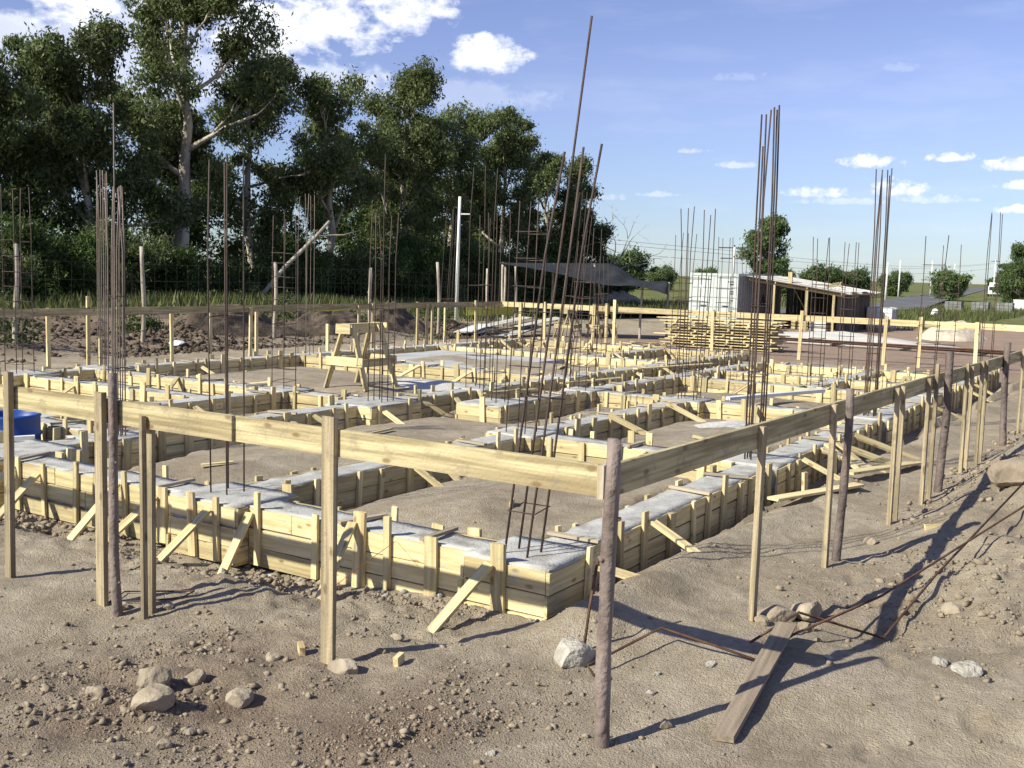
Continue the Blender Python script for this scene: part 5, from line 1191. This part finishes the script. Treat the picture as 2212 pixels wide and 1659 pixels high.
# ------------------------------------------------------------------ grass and weeds (stuff)
def blades(name, n, area, size, mat, seed, label, dens=None):
    rs = np.random.RandomState(seed); x = rs.uniform(area[0], area[1], n); y = rs.uniform(area[2], area[3], n)
    if dens is not None: k = rs.uniform(0, 1, n) < dens(x, y); x = x[k]; y = y[k]
    n = len(x); z = hsurf(x, y); L = size * rs.uniform(.5, 1.5, n); a = rs.uniform(0, 6.28, n); b = rs.uniform(0, 6.28, n); w = L * .10
    sx, sy = np.cos(a) * w, np.sin(a) * w; lx, ly = np.cos(b) * L * .35, np.sin(b) * L * .35
    V = np.stack([np.stack([x - sx, y - sy, z - .02], -1), np.stack([x + sx, y + sy, z - .02], -1), np.stack([x + lx, y + ly, z + L], -1)], 1).reshape(-1, 3)
    o = np_mesh(name, V, np.arange(3 * n).reshape(n, 3), mat); o['kind'] = 'stuff'; tag(o, label, 'grass')
blades('tall_grass', 30000, (6, 66, 23, 34), .38, 'grass_leaf', 21, 'tall weedy grass under the trees', lambda x, y: np.clip(sst(23, 26, y) * (.15 + 1.2 * vnoise(x * .4, y * .4, 131)), 0, 1))
blades('low_grass', 9000, (6, 30, 17.6, 23), .12, 'grass_leaf', 23, 'low green tufts on the spoil bank', lambda x, y: np.clip(vnoise(x * .6, y * .6, 133) * 2.6 - 1.3, 0, 1))
blades('field_grass', 30000, (52, 110, 10, 34), .35, 'grass_leaf', 25, 'rough grass of the field by the road', lambda x, y: np.clip((.1 + vnoise(x * .2, y * .2, 135)) * sst(2.9, 4.2, np.abs(y - (22.5 + np.clip(x - 94, 0, 99) * .15))), 0, 1))
def weeds(x, y, r, n, mat, label, seed, h=.5):
    rs = np.random.RandomState(seed); g = hz(x, y); cs = [(x + rs.normal(0, r * .5), y + rs.normal(0, r * .5), g + rs.uniform(.05, h)) for _ in range(10)]
    V, F = leaves_geo(cs, [r * .5] * 10, n, rs, .11, -.2, .8); e = empty('weed_clump', (x, y, g), label, 'weeds', 'weed clumps on the bank'); np_mesh('foliage', V, F, 'bush_leaf', e)
    V, F = leaves_geo(cs[:4], [r * .5] * 4, 14, rs, .05, 0, .8); np_mesh('flowers', V + np.array([0, 0, .05]), F, 'flower', e)
weeds(9.6, 20.4, .9, 150, 'bush_leaf', 'big weed clump at the left edge behind the board', 31, .8)
weeds(21.6, 20.0, .5, 110, 'bush_leaf', 'yellow-flowered weed right of the sawhorse', 33, .5)
weeds(13.9, 20.6, .5, 110, 'bush_leaf', 'yellow-flowered weed behind the front pad bars', 35, .6)
weeds(18.9, 21.0, .6, 110, 'bush_leaf', 'green weed on the earth heap behind the sawhorse', 37, .9)
weeds(26.2, 20.6, .6, 110, 'bush_leaf', 'weed clump under the yellow tape strip', 39, .4)
